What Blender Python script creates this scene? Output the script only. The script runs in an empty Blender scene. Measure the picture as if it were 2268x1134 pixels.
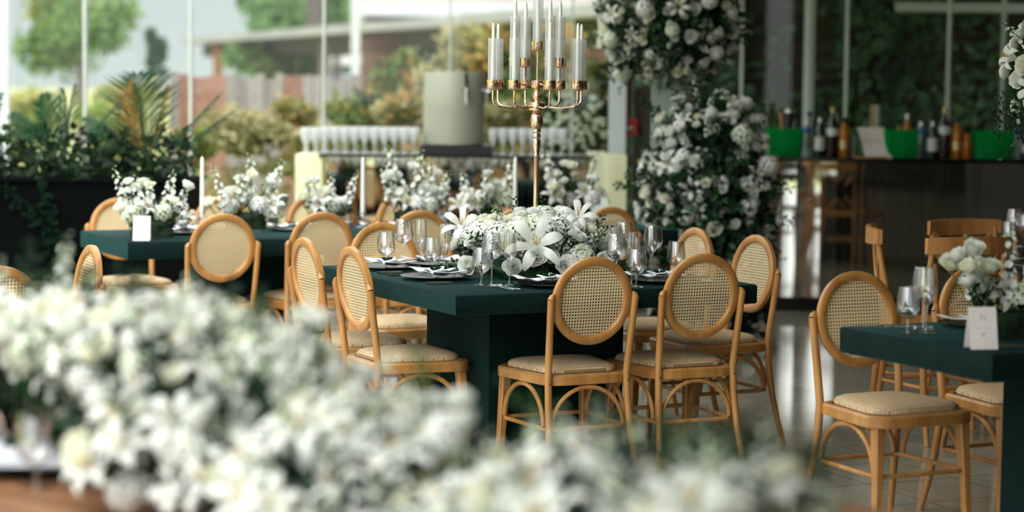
import bpy, math, random
from math import sin, cos, pi, radians, sqrt
from mathutils import Vector, Matrix
C = bpy.context.scene.collection
SC = bpy.context.scene
R = random.Random(7)

# ---------------------------------------------------------------- camera, world, sun, exposure
H = 1.5434
cam_d = bpy.data.cameras.new('camera')
cam = bpy.data.objects.new('camera', cam_d)
C.objects.link(cam)
cam.matrix_world = (Matrix.Translation((0, 0, H)) @ Matrix.Rotation(pi / 2 - .0797, 4, 'X') @ Matrix.Rotation(.0108, 4, 'Z'))
cam_d.sensor_width = 36
cam_d.lens = 36 * 4815.56 / 2268
cam_d.clip_end = 3000
cam_d.dof.use_dof = True
cam_d.dof.focus_distance = 8.4
cam_d.dof.aperture_fstop = 1.7
SC.camera = cam

w = bpy.data.worlds.new('world')
SC.world = w
w.use_nodes = True
nt = w.node_tree
nt.nodes.clear()
# bright hazy sky: pale at the horizon, about three times brighter overhead
tc = nt.nodes.new('ShaderNodeTexCoord')
sp = nt.nodes.new('ShaderNodeSeparateXYZ')
rmp = nt.nodes.new('ShaderNodeValToRGB')
rmp.color_ramp.elements[0].position = 0
rmp.color_ramp.elements[0].color = (.40, .415, .41, 1)
rmp.color_ramp.elements[1].position = 1
rmp.color_ramp.elements[1].color = (1, 1, .98, 1)
e_ = rmp.color_ramp.elements.new(.12)
e_.color = (.43, .45, .45, 1)
mlt = nt.nodes.new('ShaderNodeMapRange')
mlt.inputs['From Min'].default_value = .05
mlt.inputs['To Min'].default_value = 1.0
mlt.inputs['To Max'].default_value = 3.6
bg = nt.nodes.new('ShaderNodeBackground')
out = nt.nodes.new('ShaderNodeOutputWorld')
nt.links.new(tc.outputs['Generated'], sp.inputs[0])
nt.links.new(sp.outputs['Z'], rmp.inputs[0])
nt.links.new(sp.outputs['Z'], mlt.inputs[0])
nt.links.new(rmp.outputs[0], bg.inputs[0])
# the sun stands behind the camera to the right: that side of the sky is brighter
ng = nt.nodes.new('ShaderNodeMath'); ng.operation = 'MULTIPLY_ADD'; ng.use_clamp = True
ng.inputs[1].default_value = -1.1; ng.inputs[2].default_value = -.1
gl_ = nt.nodes.new('ShaderNodeMath'); gl_.operation = 'MULTIPLY_ADD'
gl_.inputs[1].default_value = 3.8; gl_.inputs[2].default_value = 1
ml2 = nt.nodes.new('ShaderNodeMath'); ml2.operation = 'MULTIPLY'
nt.links.new(sp.outputs['Y'], ng.inputs[0]); nt.links.new(ng.outputs[0], gl_.inputs[0])
nt.links.new(mlt.outputs[0], ml2.inputs[0]); nt.links.new(gl_.outputs[0], ml2.inputs[1])
nt.links.new(ml2.outputs[0], bg.inputs[1])
nt.links.new(bg.outputs[0], out.inputs[0])

sun_d = bpy.data.lights.new('sun', 'SUN')
sun_d.energy = .9
sun_d.angle = radians(3)
sun_d.color = (1, .93, .8)
sun = bpy.data.objects.new('sun', sun_d)
C.objects.link(sun)
sun.rotation_euler = Vector((-.62, .42, -.95)).to_track_quat('-Z', 'Y').to_euler()

SC.view_settings.view_transform = 'Standard'
SC.view_settings.look = 'None'
SC.view_settings.gamma = 1
SC.view_settings.exposure = .24
SC.view_settings.use_curve_mapping = False
try:
    SC.cycles.use_denoising = True
    SC.cycles.max_bounces = 9
    SC.cycles.diffuse_bounces = 5
    SC.cycles.glossy_bounces = 4
    SC.cycles.transmission_bounces = 4
    SC.cycles.transparent_max_bounces = 24
    SC.cycles.caustics_reflective = False
    SC.cycles.caustics_refractive = False
except Exception:
    pass

# ---------------------------------------------------------------- table frames (metres, on the floor)
YAW = .4584
EV = Vector((cos(YAW), sin(YAW), 0))
NV = Vector((-sin(YAW), cos(YAW), 0))
OM = Vector((-.2047, 7.9511, 0))
OL = Vector((-1.8419, 10.3921, 0))
OR = Vector((1.4199, 6.367, 0))


def T(o, e, n, z=0.):
    return o + EV * e + NV * n + Vector((0, 0, z))


TOP = .76


# ---------------------------------------------------------------- materials
def s2l(c):
    return tuple(((v / 255.) / 12.92 if v / 255. <= .04045 else ((v / 255. + .055) / 1.055) ** 2.4) for v in c)


def newmat(name):
    m = bpy.data.materials.new(name)
    m.use_nodes = True
    return m, m.node_tree, m.node_tree.nodes['Principled BSDF']


def noise_col(nt, c1, c2, scale, coord='Object', stretch=(1, 1, 1), detail=4, lo=.35, hi=.65):
    tc = nt.nodes.new('ShaderNodeTexCoord')
    mp = nt.nodes.new('ShaderNodeMapping')
    mp.inputs['Scale'].default_value = stretch
    nz = nt.nodes.new('ShaderNodeTexNoise')
    nz.inputs['Scale'].default_value = scale
    nz.inputs['Detail'].default_value = detail
    cr = nt.nodes.new('ShaderNodeValToRGB')
    cr.color_ramp.elements[0].position = lo
    cr.color_ramp.elements[1].position = hi
    cr.color_ramp.elements[0].color = (*c1, 1)
    cr.color_ramp.elements[1].color = (*c2, 1)
    nt.links.new(tc.outputs[coord], mp.inputs[0])
    nt.links.new(mp.outputs[0], nz.inputs['Vector'])
    nt.links.new(nz.outputs['Fac'], cr.inputs[0])
    return cr, nz


def mat(name, c, rough=.5, metal=0., c2=None, scale=8, stretch=(1, 1, 1), bump=0, sheen=0, spec=.5, lo=.35, hi=.65, coat=0):
    m, nt, b = newmat(name)
    c = s2l(c)
    b.inputs['Base Color'].default_value = (*c, 1)
    b.inputs['Roughness'].default_value = rough
    b.inputs['Metallic'].default_value = metal
    b.inputs['Specular IOR Level'].default_value = spec
    b.inputs['Coat Weight'].default_value = coat
    if sheen:
        b.inputs['Sheen Weight'].default_value = sheen
        b.inputs['Sheen Roughness'].default_value = .4
        b.inputs['Sheen Tint'].default_value = (.10, .50, .47, 1)
    if c2 is None:
        c2 = tuple(v * .82 for v in c)
    else:
        c2 = s2l(c2)
    cr, nz = noise_col(nt, c, c2, scale, stretch=stretch, lo=lo, hi=hi)
    nt.links.new(cr.outputs[0], b.inputs['Base Color'])
    if bump:
        bp = nt.nodes.new('ShaderNodeBump')
        bp.inputs['Strength'].default_value = bump
        bp.inputs['Distance'].default_value = .01
        nt.links.new(nz.outputs['Fac'], bp.inputs['Height'])
        nt.links.new(bp.outputs[0], b.inputs['Normal'])
    return m


def leafmat(name, c, c2, scale=6, trans=.35, rough=.5, spec=.3):
    m = mat(name, c, rough, 0, c2, scale, spec=spec)
    nt = m.node_tree
    b = nt.nodes['Principled BSDF']
    col = b.inputs['Base Color'].links[0].from_socket
    tr = nt.nodes.new('ShaderNodeBsdfTranslucent')
    mx = nt.nodes.new('ShaderNodeMixShader')
    mx.inputs[0].default_value = trans
    nt.links.new(col, tr.inputs[0])
    nt.links.new(b.outputs[0], mx.inputs[1])
    nt.links.new(tr.outputs[0], mx.inputs[2])
    nt.links.new(mx.outputs[0], nt.nodes['Material Output'].inputs[0])
    return m


def glassmat(name, tint=(1, 1, 1), edge=.75, refl=1., rough=.0, dense=0., ior=1.45, gloss_min=.05):
    """thin clear glass: transparent with fresnel reflection, walls darken where seen edge-on"""
    m = bpy.data.materials.new(name)
    m.use_nodes = True
    nt = m.node_tree
    nt.nodes.clear()
    o = nt.nodes.new('ShaderNodeOutputMaterial')
    tr = nt.nodes.new('ShaderNodeBsdfTransparent')
    gl = nt.nodes.new('ShaderNodeBsdfGlossy')
    gl.inputs['Roughness'].default_value = rough
    gl.inputs['Color'].default_value = (refl, refl, refl, 1)
    lw = nt.nodes.new('ShaderNodeLayerWeight')
    lw.inputs['Blend'].default_value = .25
    mr = nt.nodes.new('ShaderNodeMapRange')
    mr.inputs['To Min'].default_value = 1
    mr.inputs['To Max'].default_value = edge
    cm = nt.nodes.new('ShaderNodeMix')
    cm.data_type = 'RGBA'
    cm.blend_type = 'MULTIPLY'
    cm.inputs[0].default_value = 1
    cm.inputs[6].default_value = (*tint, 1)
    nt.links.new(lw.outputs['Facing'], mr.inputs[0])
    nt.links.new(mr.outputs[0], cm.inputs[7])
    nt.links.new(cm.outputs[2], tr.inputs[0])
    lw2 = nt.nodes.new('ShaderNodeLayerWeight')
    lw2.inputs['Blend'].default_value = .5
    pw = nt.nodes.new('ShaderNodeMath'); pw.operation = 'POWER'; pw.inputs[1].default_value = 4
    fr = nt.nodes.new('ShaderNodeMath'); fr.operation = 'MULTIPLY_ADD'; fr.inputs[1].default_value = .8; fr.inputs[2].default_value = gloss_min
    nt.links.new(lw2.outputs['Facing'], pw.inputs[0]); nt.links.new(pw.outputs[0], fr.inputs[0])
    mx = nt.nodes.new('ShaderNodeMixShader')
    nt.links.new(fr.outputs[0], mx.inputs[0])
    nt.links.new(tr.outputs[0], mx.inputs[1])
    nt.links.new(gl.outputs[0], mx.inputs[2])
    last = mx
    if dense:
        d1 = nt.nodes.new('ShaderNodeBsdfDiffuse')
        d1.inputs[0].default_value = (*tint, 1)
        d2 = nt.nodes.new('ShaderNodeBsdfTranslucent')
        d2.inputs[0].default_value = (*tint, 1)
        df = nt.nodes.new('ShaderNodeMixShader')
        nt.links.new(d1.outputs[0], df.inputs[1])
        nt.links.new(d2.outputs[0], df.inputs[2])
        m2 = nt.nodes.new('ShaderNodeMixShader')
        m2.inputs[0].default_value = dense
        nt.links.new(mx.outputs[0], m2.inputs[1])
        nt.links.new(df.outputs[0], m2.inputs[2])
        last = m2
    nt.links.new(last.outputs[0], o.inputs[0])
    return m


M = {}
M['wood'] = mat('honey beech', (190, 140, 78), .38, 0, (163, 112, 58), 3.5, stretch=(6, 6, 1), spec=.5, coat=.25)
M['wood2'] = mat('oiled oak', (200, 144, 84), .42, 0, (172, 116, 62), 4, stretch=(5, 5, 1))
M['velvet'] = mat('teal velvet', (3, 31, 29), .8, 0, (2, 22, 22), 14, sheen=.22, bump=.15, spec=.15)
M['brass'] = mat('rose brass', (238, 212, 188), .13, 1, (220, 186, 158), 5)
M['steel'] = mat('polished cutlery steel', (205, 208, 210), .16, 1, (190, 194, 196), 9)
M['white'] = mat('white linen', (226, 228, 232), .85, 0, (208, 211, 218), 60, bump=.3)
M['card'] = mat('white card stock', (236, 230, 228), .7, 0, (230, 224, 222), 20)
M['print'] = mat('pale grey print', (188, 184, 184), .7)
M['wax'] = mat('candle wax', (236, 238, 230), .45, 0, (228, 230, 222), 20)
M['wick'] = mat('black wick', (25, 22, 20), .8)
M['charger'] = mat('dark glazed charger', (20, 26, 30), .18, 0, (14, 18, 22), 10, spec=.7)
M['black'] = mat('black lacquer', (12, 13, 14), .35)
M['blackstone'] = mat('black planter', (4, 6, 7), .85, 0, (2, 4, 5), 5, spec=.05)
M['moss'] = mat('moss', (24, 56, 24), .95, 0, (10, 28, 14), 40, bump=1)
M['petal'] = leafmat('white petal', (244, 245, 241), (232, 236, 229), 25, .3, .6)
M['petal_cream'] = leafmat('cream petal', (248, 247, 236), (236, 238, 218), 20, .3, .6)
M['petal_green'] = leafmat('green white petal', (238, 243, 228), (214, 228, 198), 25, .3, .6)
M['stem'] = leafmat('stem green', (70, 112, 58), (44, 84, 44), 12, .2)
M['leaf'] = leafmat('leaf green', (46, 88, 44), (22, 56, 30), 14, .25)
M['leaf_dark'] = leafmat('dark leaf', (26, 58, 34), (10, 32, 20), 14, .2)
M['stamen'] = mat('stamen', (196, 160, 60), .7)
M['palm'] = leafmat('palm frond', (34, 74, 44), (16, 46, 30), 5, .3, .4)
M['palm_gold'] = leafmat('golden palm frond', (178, 130, 70), (100, 112, 60), 3, .4, .5)
M['grey_steel'] = mat('painted steel post', (206, 216, 214), .5, 0, (196, 206, 204), 2)
M['mullion'] = mat('pale mullion', (196, 204, 198), .4, 0, (184, 192, 186), 3)
M['green_plastic'] = leafmat('translucent green plastic', (10, 200, 100), (8, 170, 84), 8, .55, .3)
M['cream_reflection'] = leafmat('cream mirror reflection', (252, 252, 222), (244, 246, 206), 3, .4, .4)  # cream colour stands in for bright reflections on the mirrored bar ends
M['keg'] = mat('sage painted keg', (152, 156, 138), .45, 0, (144, 148, 130), 1.5)
M['red'] = mat('red enamel', (214, 40, 36), .4)
M['redpipe'] = mat('dark red pipe', (130, 34, 28), .5)
M['glass'] = glassmat('clear glass', (.99, .995, .995), .62, 1., .0, ior=1.5, gloss_min=.15)
M['ribglass'] = glassmat('ribbed glass', (.97, .985, .98), .85, 1., .05, .34, 1.5, .1)
M['pane'] = glassmat('window glass', (.95, .965, .955), .85, .8, gloss_min=.018)
M['acrylic'] = glassmat('clear acrylic', (.80, .92, .85), .75, .9, .05, .30, ior=1.4)
M['mirror'] = mat('smoked mirror', (222, 222, 216), .03, 1, (206, 206, 200), 1)
M['bar_black'] = mat('black bar top', (10, 11, 12), .12, spec=.6)
M['b_clear'] = glassmat('clear bottle', (.75, .82, .8), .3, 1, ior=1.5, dense=.06)
M['b_green'] = mat('dark green bottle', (14, 40, 26), .08, spec=.7)
M['b_red'] = mat('dark red bottle', (34, 12, 12), .08, spec=.7)
M['b_amber'] = leafmat('amber spirit bottle', (228, 160, 50), (196, 122, 30), 4, .5, .1, .7)
M['b_orange'] = leafmat('orange spirit', (236, 150, 30), (220, 120, 20), 4, .5, .1, .7)
M['label'] = mat('paper label', (214, 216, 212), .7)
M['blue'] = mat('blue label', (40, 90, 170), .6)
M['gold'] = mat('gold foil', (206, 180, 120), .35, .6)


def wovenmat():
    m, nt, b = newmat('woven rattan cushion')
    tc = nt.nodes.new('ShaderNodeTexCoord')
    br = nt.nodes.new('ShaderNodeTexBrick')
    br.inputs['Scale'].default_value = 1
    br.inputs['Color1'].default_value = (*s2l((218, 196, 160)), 1)
    br.inputs['Color2'].default_value = (*s2l((198, 172, 134)), 1)
    br.inputs['Mortar'].default_value = (*s2l((150, 120, 84)), 1)
    br.inputs['Mortar Size'].default_value = .0008
    br.inputs['Brick Width'].default_value = .012
    br.inputs['Row Height'].default_value = .006
    bp = nt.nodes.new('ShaderNodeBump')
    bp.inputs['Strength'].default_value = .6
    bp.inputs['Distance'].default_value = .002
    nt.links.new(tc.outputs['Object'], br.inputs['Vector'])
    nt.links.new(br.outputs['Color'], b.inputs['Base Color'])
    nt.links.new(br.outputs['Fac'], bp.inputs['Height'])
    bp.invert = True
    nt.links.new(bp.outputs[0], b.inputs['Normal'])
    b.inputs['Roughness'].default_value = .7
    return m


M['woven'] = wovenmat()


def canemat():
    m = bpy.data.materials.new('open cane webbing')
    m.use_nodes = True
    nt = m.node_tree
    b = nt.nodes['Principled BSDF']
    o = nt.nodes['Material Output']
    b.inputs['Base Color'].default_value = (*s2l((236, 214, 172)), 1)
    b.inputs['Roughness'].default_value = .5
    tc = nt.nodes.new('ShaderNodeTexCoord')
    sp = nt.nodes.new('ShaderNodeSeparateXYZ')
    nt.links.new(tc.outputs['Object'], sp.inputs[0])
    P = .0119
    sq = []
    for ax in ('X', 'Z'):
        a = nt.nodes.new('ShaderNodeMath'); a.operation = 'DIVIDE'; a.inputs[1].default_value = P
        f = nt.nodes.new('ShaderNodeMath'); f.operation = 'FRACT'
        s = nt.nodes.new('ShaderNodeMath'); s.operation = 'SUBTRACT'; s.inputs[1].default_value = .5
        p = nt.nodes.new('ShaderNodeMath'); p.operation = 'MULTIPLY'
        nt.links.new(sp.outputs[ax], a.inputs[0]); nt.links.new(a.outputs[0], f.inputs[0])
        nt.links.new(f.outputs[0], s.inputs[0]); nt.links.new(s.outputs[0], p.inputs[0]); nt.links.new(s.outputs[0], p.inputs[1])
        sq.append(p)
    ad = nt.nodes.new('ShaderNodeMath'); ad.operation = 'ADD'
    nt.links.new(sq[0].outputs[0], ad.inputs[0]); nt.links.new(sq[1].outputs[0], ad.inputs[1])
    lt = nt.nodes.new('ShaderNodeMath'); lt.operation = 'LESS_THAN'; lt.inputs[1].default_value = .27 ** 2
    nt.links.new(ad.outputs[0], lt.inputs[0])
    tl = nt.nodes.new('ShaderNodeBsdfTranslucent')
    tl.inputs[0].default_value = (*s2l((226, 196, 140)), 1)
    m0 = nt.nodes.new('ShaderNodeMixShader'); m0.inputs[0].default_value = .3
    nt.links.new(b.outputs[0], m0.inputs[1]); nt.links.new(tl.outputs[0], m0.inputs[2])
    tr = nt.nodes.new('ShaderNodeBsdfTransparent')
    mx = nt.nodes.new('ShaderNodeMixShader')
    nt.links.new(lt.outputs[0], mx.inputs[0]); nt.links.new(m0.outputs[0], mx.inputs[1]); nt.links.new(tr.outputs[0], mx.inputs[2])
    nt.links.new(mx.outputs[0], o.inputs[0])
    return m


M['cane'] = canemat()


def tilemat():
    m, nt, b = newmat('floor tiles')
    tc = nt.nodes.new('ShaderNodeTexCoord')
    mp = nt.nodes.new('ShaderNodeMapping')
    mp.vector_type = 'TEXTURE'
    mp.inputs['Rotation'].default_value = (0, 0, YAW - .02)
    mp.inputs['Location'].default_value = T(Vector((0, 0, 0)), .08, .26)
    br = nt.nodes.new('ShaderNodeTexBrick')
    br.offset = 0
    br.inputs['Scale'].default_value = 1
    br.inputs['Brick Width'].default_value = .395
    br.inputs['Row Height'].default_value = .395
    br.inputs['Mortar Size'].default_value = .0028
    br.inputs['Mortar Smooth'].default_value = .3
    br.inputs['Color1'].default_value = (*s2l((158, 153, 138)), 1)
    br.inputs['Color2'].default_value = (*s2l((146, 142, 128)), 1)
    br.inputs['Mortar'].default_value = (*s2l((58, 56, 50)), 1)
    nz = nt.nodes.new('ShaderNodeTexNoise'); nz.inputs['Scale'].default_value = 5; nz.inputs['Detail'].default_value = 5
    mxc = nt.nodes.new('ShaderNodeMix'); mxc.data_type = 'RGBA'; mxc.blend_type = 'OVERLAY'; mxc.inputs[0].default_value = .35
    nt.links.new(tc.outputs['Object'], mp.inputs[0]); nt.links.new(mp.outputs[0], br.inputs['Vector'])
    nt.links.new(tc.outputs['Object'], nz.inputs['Vector'])
    nt.links.new(br.outputs['Color'], mxc.inputs[6]); nt.links.new(nz.outputs['Fac'], mxc.inputs[7])
    nt.links.new(mxc.outputs[2], b.inputs['Base Color'])
    b.inputs['Roughness'].default_value = .08
    b.inputs['Specular IOR Level'].default_value = .7
    bp = nt.nodes.new('ShaderNodeBump'); bp.inputs['Strength'].default_value = .25; bp.inputs['Distance'].default_value = .002; bp.invert = True
    nt.links.new(br.outputs['Fac'], bp.inputs['Height']); nt.links.new(bp.outputs[0], b.inputs['Normal'])
    return m


M['tile'] = tilemat()
M['ceiling'] = mat('white ceiling', (205, 205, 200), .9)
M['plaster'] = mat('dark plaster wall', (78, 74, 68), .9)


# ---------------------------------------------------------------- mesh builder
class MB:
    def __init__(s):
        s.v = []; s.f = []; s.m = []; s.mats = []; s.cur = 0

    def use(s, name):
        mt = M[name]
        if mt not in s.mats:
            s.mats.append(mt)
        s.cur = s.mats.index(mt)
        return s

    def add(s, vs, fs, mx=None):
        o = len(s.v)
        for p in vs:
            p = Vector(p)
            s.v.append(mx @ p if mx is not None else p)
        for f in fs:
            s.f.append(tuple(i + o for i in f)); s.m.append(s.cur)
        return s

    def box(s, x0, x1, y0, y1, z0, z1, mx=None):
        vs = [(x, y, z) for z in (z0, z1) for y in (y0, y1) for x in (x0, x1)]
        return s.add(vs, [(0, 2, 3, 1), (4, 5, 7, 6), (0, 1, 5, 4), (2, 6, 7, 3), (0, 4, 6, 2), (1, 3, 7, 5)], mx)

    def tube(s, pts, rad, seg=8, closed=False, mx=None, flat=1., caps=True):
        pts = [Vector(p) for p in pts]
        n = len(pts)
        if not hasattr(rad, '__len__'):
            rad = [rad] * n
        vs = []; fs = []
        up = Vector((0, 0, 1))
        prev = None
        for i in range(n):
            if closed:
                t = pts[(i + 1) % n] - pts[i - 1]
            else:
                t = pts[min(i + 1, n - 1)] - pts[max(i - 1, 0)]
            t.normalize()
            if prev is None:
                a = up if abs(t.z) < .9 else Vector((1, 0, 0))
                u = (a - t * a.dot(t)).normalized()
            else:
                u = (prev - t * prev.dot(t)).normalized()
            prev = u
            b = t.cross(u)
            for k in range(seg):
                an = 2 * pi * k / seg
                vs.append(pts[i] + (u * cos(an) + b * sin(an) * flat) * rad[i])
        for i in range(n if closed else n - 1):
            j = (i + 1) % n
            for k in range(seg):
                l = (k + 1) % seg
                fs.append((i * seg + k, i * seg + l, j * seg + l, j * seg + k))
        if not closed and caps:
            fs.append(tuple(range(seg - 1, -1, -1)))
            fs.append(tuple((n - 1) * seg + k for k in range(seg)))
        return s.add(vs, fs, mx)

    def lathe(s, prof, seg=20, mx=None):
        vs = []; fs = []
        for r, z in prof:
            for k in range(seg):
                a = 2 * pi * k / seg
                vs.append((r * cos(a), r * sin(a), z))
        for i in range(len(prof) - 1):
            for k in range(seg):
                l = (k + 1) % seg
                fs.append((i * seg + k, i * seg + l, (i + 1) * seg + l, (i + 1) * seg + k))
        return s.add(vs, fs, mx)

    def prism(s, poly, z0, z1, mx=None):
        n = len(poly)
        vs = [(x, y, z0) for x, y in poly] + [(x, y, z1) for x, y in poly]
        fs = [tuple(range(n - 1, -1, -1)), tuple(range(n, 2 * n))]
        fs += [(i, (i + 1) % n, n + (i + 1) % n, n + i) for i in range(n)]
        return s.add(vs, fs, mx)

    def mesh(s, name, smooth=True, ang=38):
        me = bpy.data.meshes.new(name)
        me.from_pydata([tuple(p) for p in s.v], [], s.f)
        for mt in s.mats:
            me.materials.append(mt)
        if len(s.mats) > 1:
            me.polygons.foreach_set('material_index', s.m)
        if smooth:
            me.polygons.foreach_set('use_smooth', [True] * len(me.polygons))
            me.update()
            try:
                me.set_sharp_from_angle(angle=radians(ang))
            except Exception:
                pass
        me.update()
        return me


def link(name, me, parent=None, mx=None):
    o = bpy.data.objects.new(name, me)
    C.objects.link(o)
    if parent is not None:
        o.parent = parent
    if mx is not None:
        o.matrix_basis = mx
    return o


def tag(o, label, cat, group=None, kind=None):
    o['label'] = label
    o['category'] = cat
    if group:
        o['group'] = group
    if kind:
        o['kind'] = kind
    return o


def thing(name, label, cat, loc=(0, 0, 0), rz=0, group=None):
    o = bpy.data.objects.new(name, None)
    C.objects.link(o)
    o.empty_display_size = .1
    o.matrix_basis = Matrix.Translation(loc) @ Matrix.Rotation(rz, 4, 'Z')
    return tag(o, label, cat, group)


def struct(name, me, mx=None, parent=None):
    o = link(name, me, parent, mx)
    if parent is None:
        o['kind'] = 'structure'
    return o


def TR(x, y, z, rz=0, rx=0, ry=0, s=1):
    return (Matrix.Translation((x, y, z)) @ Matrix.Rotation(rz, 4, 'Z') @ Matrix.Rotation(ry, 4, 'Y')
            @ Matrix.Rotation(rx, 4, 'X') @ Matrix.Scale(s, 4))


def dirmx(loc, d, spin=0, s=1):
    q = Vector(d).normalized().to_track_quat('Z', 'Y').to_matrix().to_4x4()
    return Matrix.Translation(loc) @ q @ Matrix.Rotation(spin, 4, 'Z') @ Matrix.Scale(s, 4)


def box1(name, matn, *b, mx=None):
    return MB().use(matn).box(*b, mx=mx).mesh(name, smooth=False)


# ================================================================= STRUCTURE
XL, XR, YF, YB, ZC = -6.2, 6.6, -3.0, 16.9, 3.5
struct('floor', box1('floor', 'tile', XL, XR, YF, YB, -.12, 0))
# solid ceiling on the right and over the back bar, open roof of slim beams added at left for daylight
XG = -.6
struct('ceiling', box1('ceiling', 'ceiling', XG, XR + .2, YF - .3, YB + 1.6, ZC, ZC + .2))
mb = MB().use('grey_steel')
for k in range(12):
    y = YF + k * 1.82
    mb.box(XL - .1, XG, y - .04, y + .04, ZC, ZC + .16)
for x in (XL, -4.3, -2.45):
    mb.box(x - .03, x + .03, YF, YB, ZC + .02, ZC + .12)
struct('roof', mb.mesh('roof_beams', False))
struct('wall_right', box1('wall_right', 'plaster', XR, XR + .15, YF, YB, 0, ZC))
mb = MB().use('plaster')
for a, b in ((-.9, .80), (1.40, 4.18), (4.62, XR)):  # openings added in the unseen wall for bright streaks on bar and floor
    mb.box(a, b, YF - .15, YF, 0, ZC)
struct('wall_front', mb.mesh('wall_front', False))
# left glazed side: slim posts and a floor kerb
mb = MB().use('grey_steel')
for y in (-2.9, 1, 5, 9, 13, 16.7):
    mb.box(XL - .04, XL + .04, y - .05, y + .05, 0, ZC)
mb.box(XL - .06, XL + .06, YF, YB, 0, .08)
mb.box(XL - .06, XL + .06, YF, YB, ZC - .2, ZC)
struct('wall_left', mb.mesh('wall_left', False))

# back glass wall: panes between slim mullions
YG = 16.6


def xat(px, d, py=150):
    return (px - 1134) * d / 4815.56


mull = [-5.9, -4.62, xat(188, YG) , xat(421, YG), xat(715, YG), xat(993, YG), xat(1262, YG)]
mullr = [xat(1636, YG), xat(1867, YG), xat(2092, YG), xat(2212, YG), 4.6, 5.5, 6.5]
allm = mull + [.80] + mullr
for i in range(len(allm) - 1):
    p = struct('window_%d' % (i + 1), box1('pane', 'pane', allm[i] + .012, allm[i + 1] - .012, YG - .005, YG + .005, .02, ZC))
for i, x in enumerate(allm):
    wdt = .014
    struct('trim_%d' % (i + 1), box1('mullion', 'mullion', x - wdt / 2, x + wdt / 2, YG - .05, YG + .05, 0, ZC))
# structural columns
struct('pillar_1', MB().use('grey_steel').lathe([(.037, 0), (.037, ZC)], 20).mesh('pillar'), TR(-3.82, 16.35, 0))
struct('pillar_2', box1('pillar', 'grey_steel', .71, .83, 16.1, 16.22, 0, ZC))
struct('wall_back', box1('wall_back', 'plaster', .90, 1.42, 16.3, 16.4, 0, 1.52))
# outdoor ground
M['grass'] = mat('sunlit yellow grass', (150, 150, 100), .9, 0, (122, 132, 84), .6)  # yellow glow of sunlight put into the grass colour
struct('ground', box1('ground', 'grass', -160, 160, YB, 400, -.3, -.02))
struct('ground.001', box1('ground', 'grass', -160, 160, -120, YB, -.4, -.13))

# ================================================================= CHAIRS
def ellipse_pts(rx, rz, z0, n, y=0):
    return [(rx * cos(2 * pi * k / n), y, z0 + rz * sin(2 * pi * k / n)) for k in range(n)]


def seat_outline(w0, w1, y0, y1, r=.06, seg=5):
    """rounded trapezoid, w0 half width at back y0, w1 half width at front y1"""
    cs = [(w1 - r, y1 - r, 0), (-(w1 - r), y1 - r, 90), (-(w0 - r), y0 + r, 180), (w0 - r, y0 + r, 270)]
    pts = []
    for cx, cy, a in cs:
        for k in range(seg + 1):
            t = radians(a + 90 * k / seg)
            pts.append((cx + r * cos(t), cy + r * sin(t)))
    return pts


TILT = .14          # back leans
def back_y(z):      # y of the back plane at height z
    return -.175 - TILT * max(0, z - .45)


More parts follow.
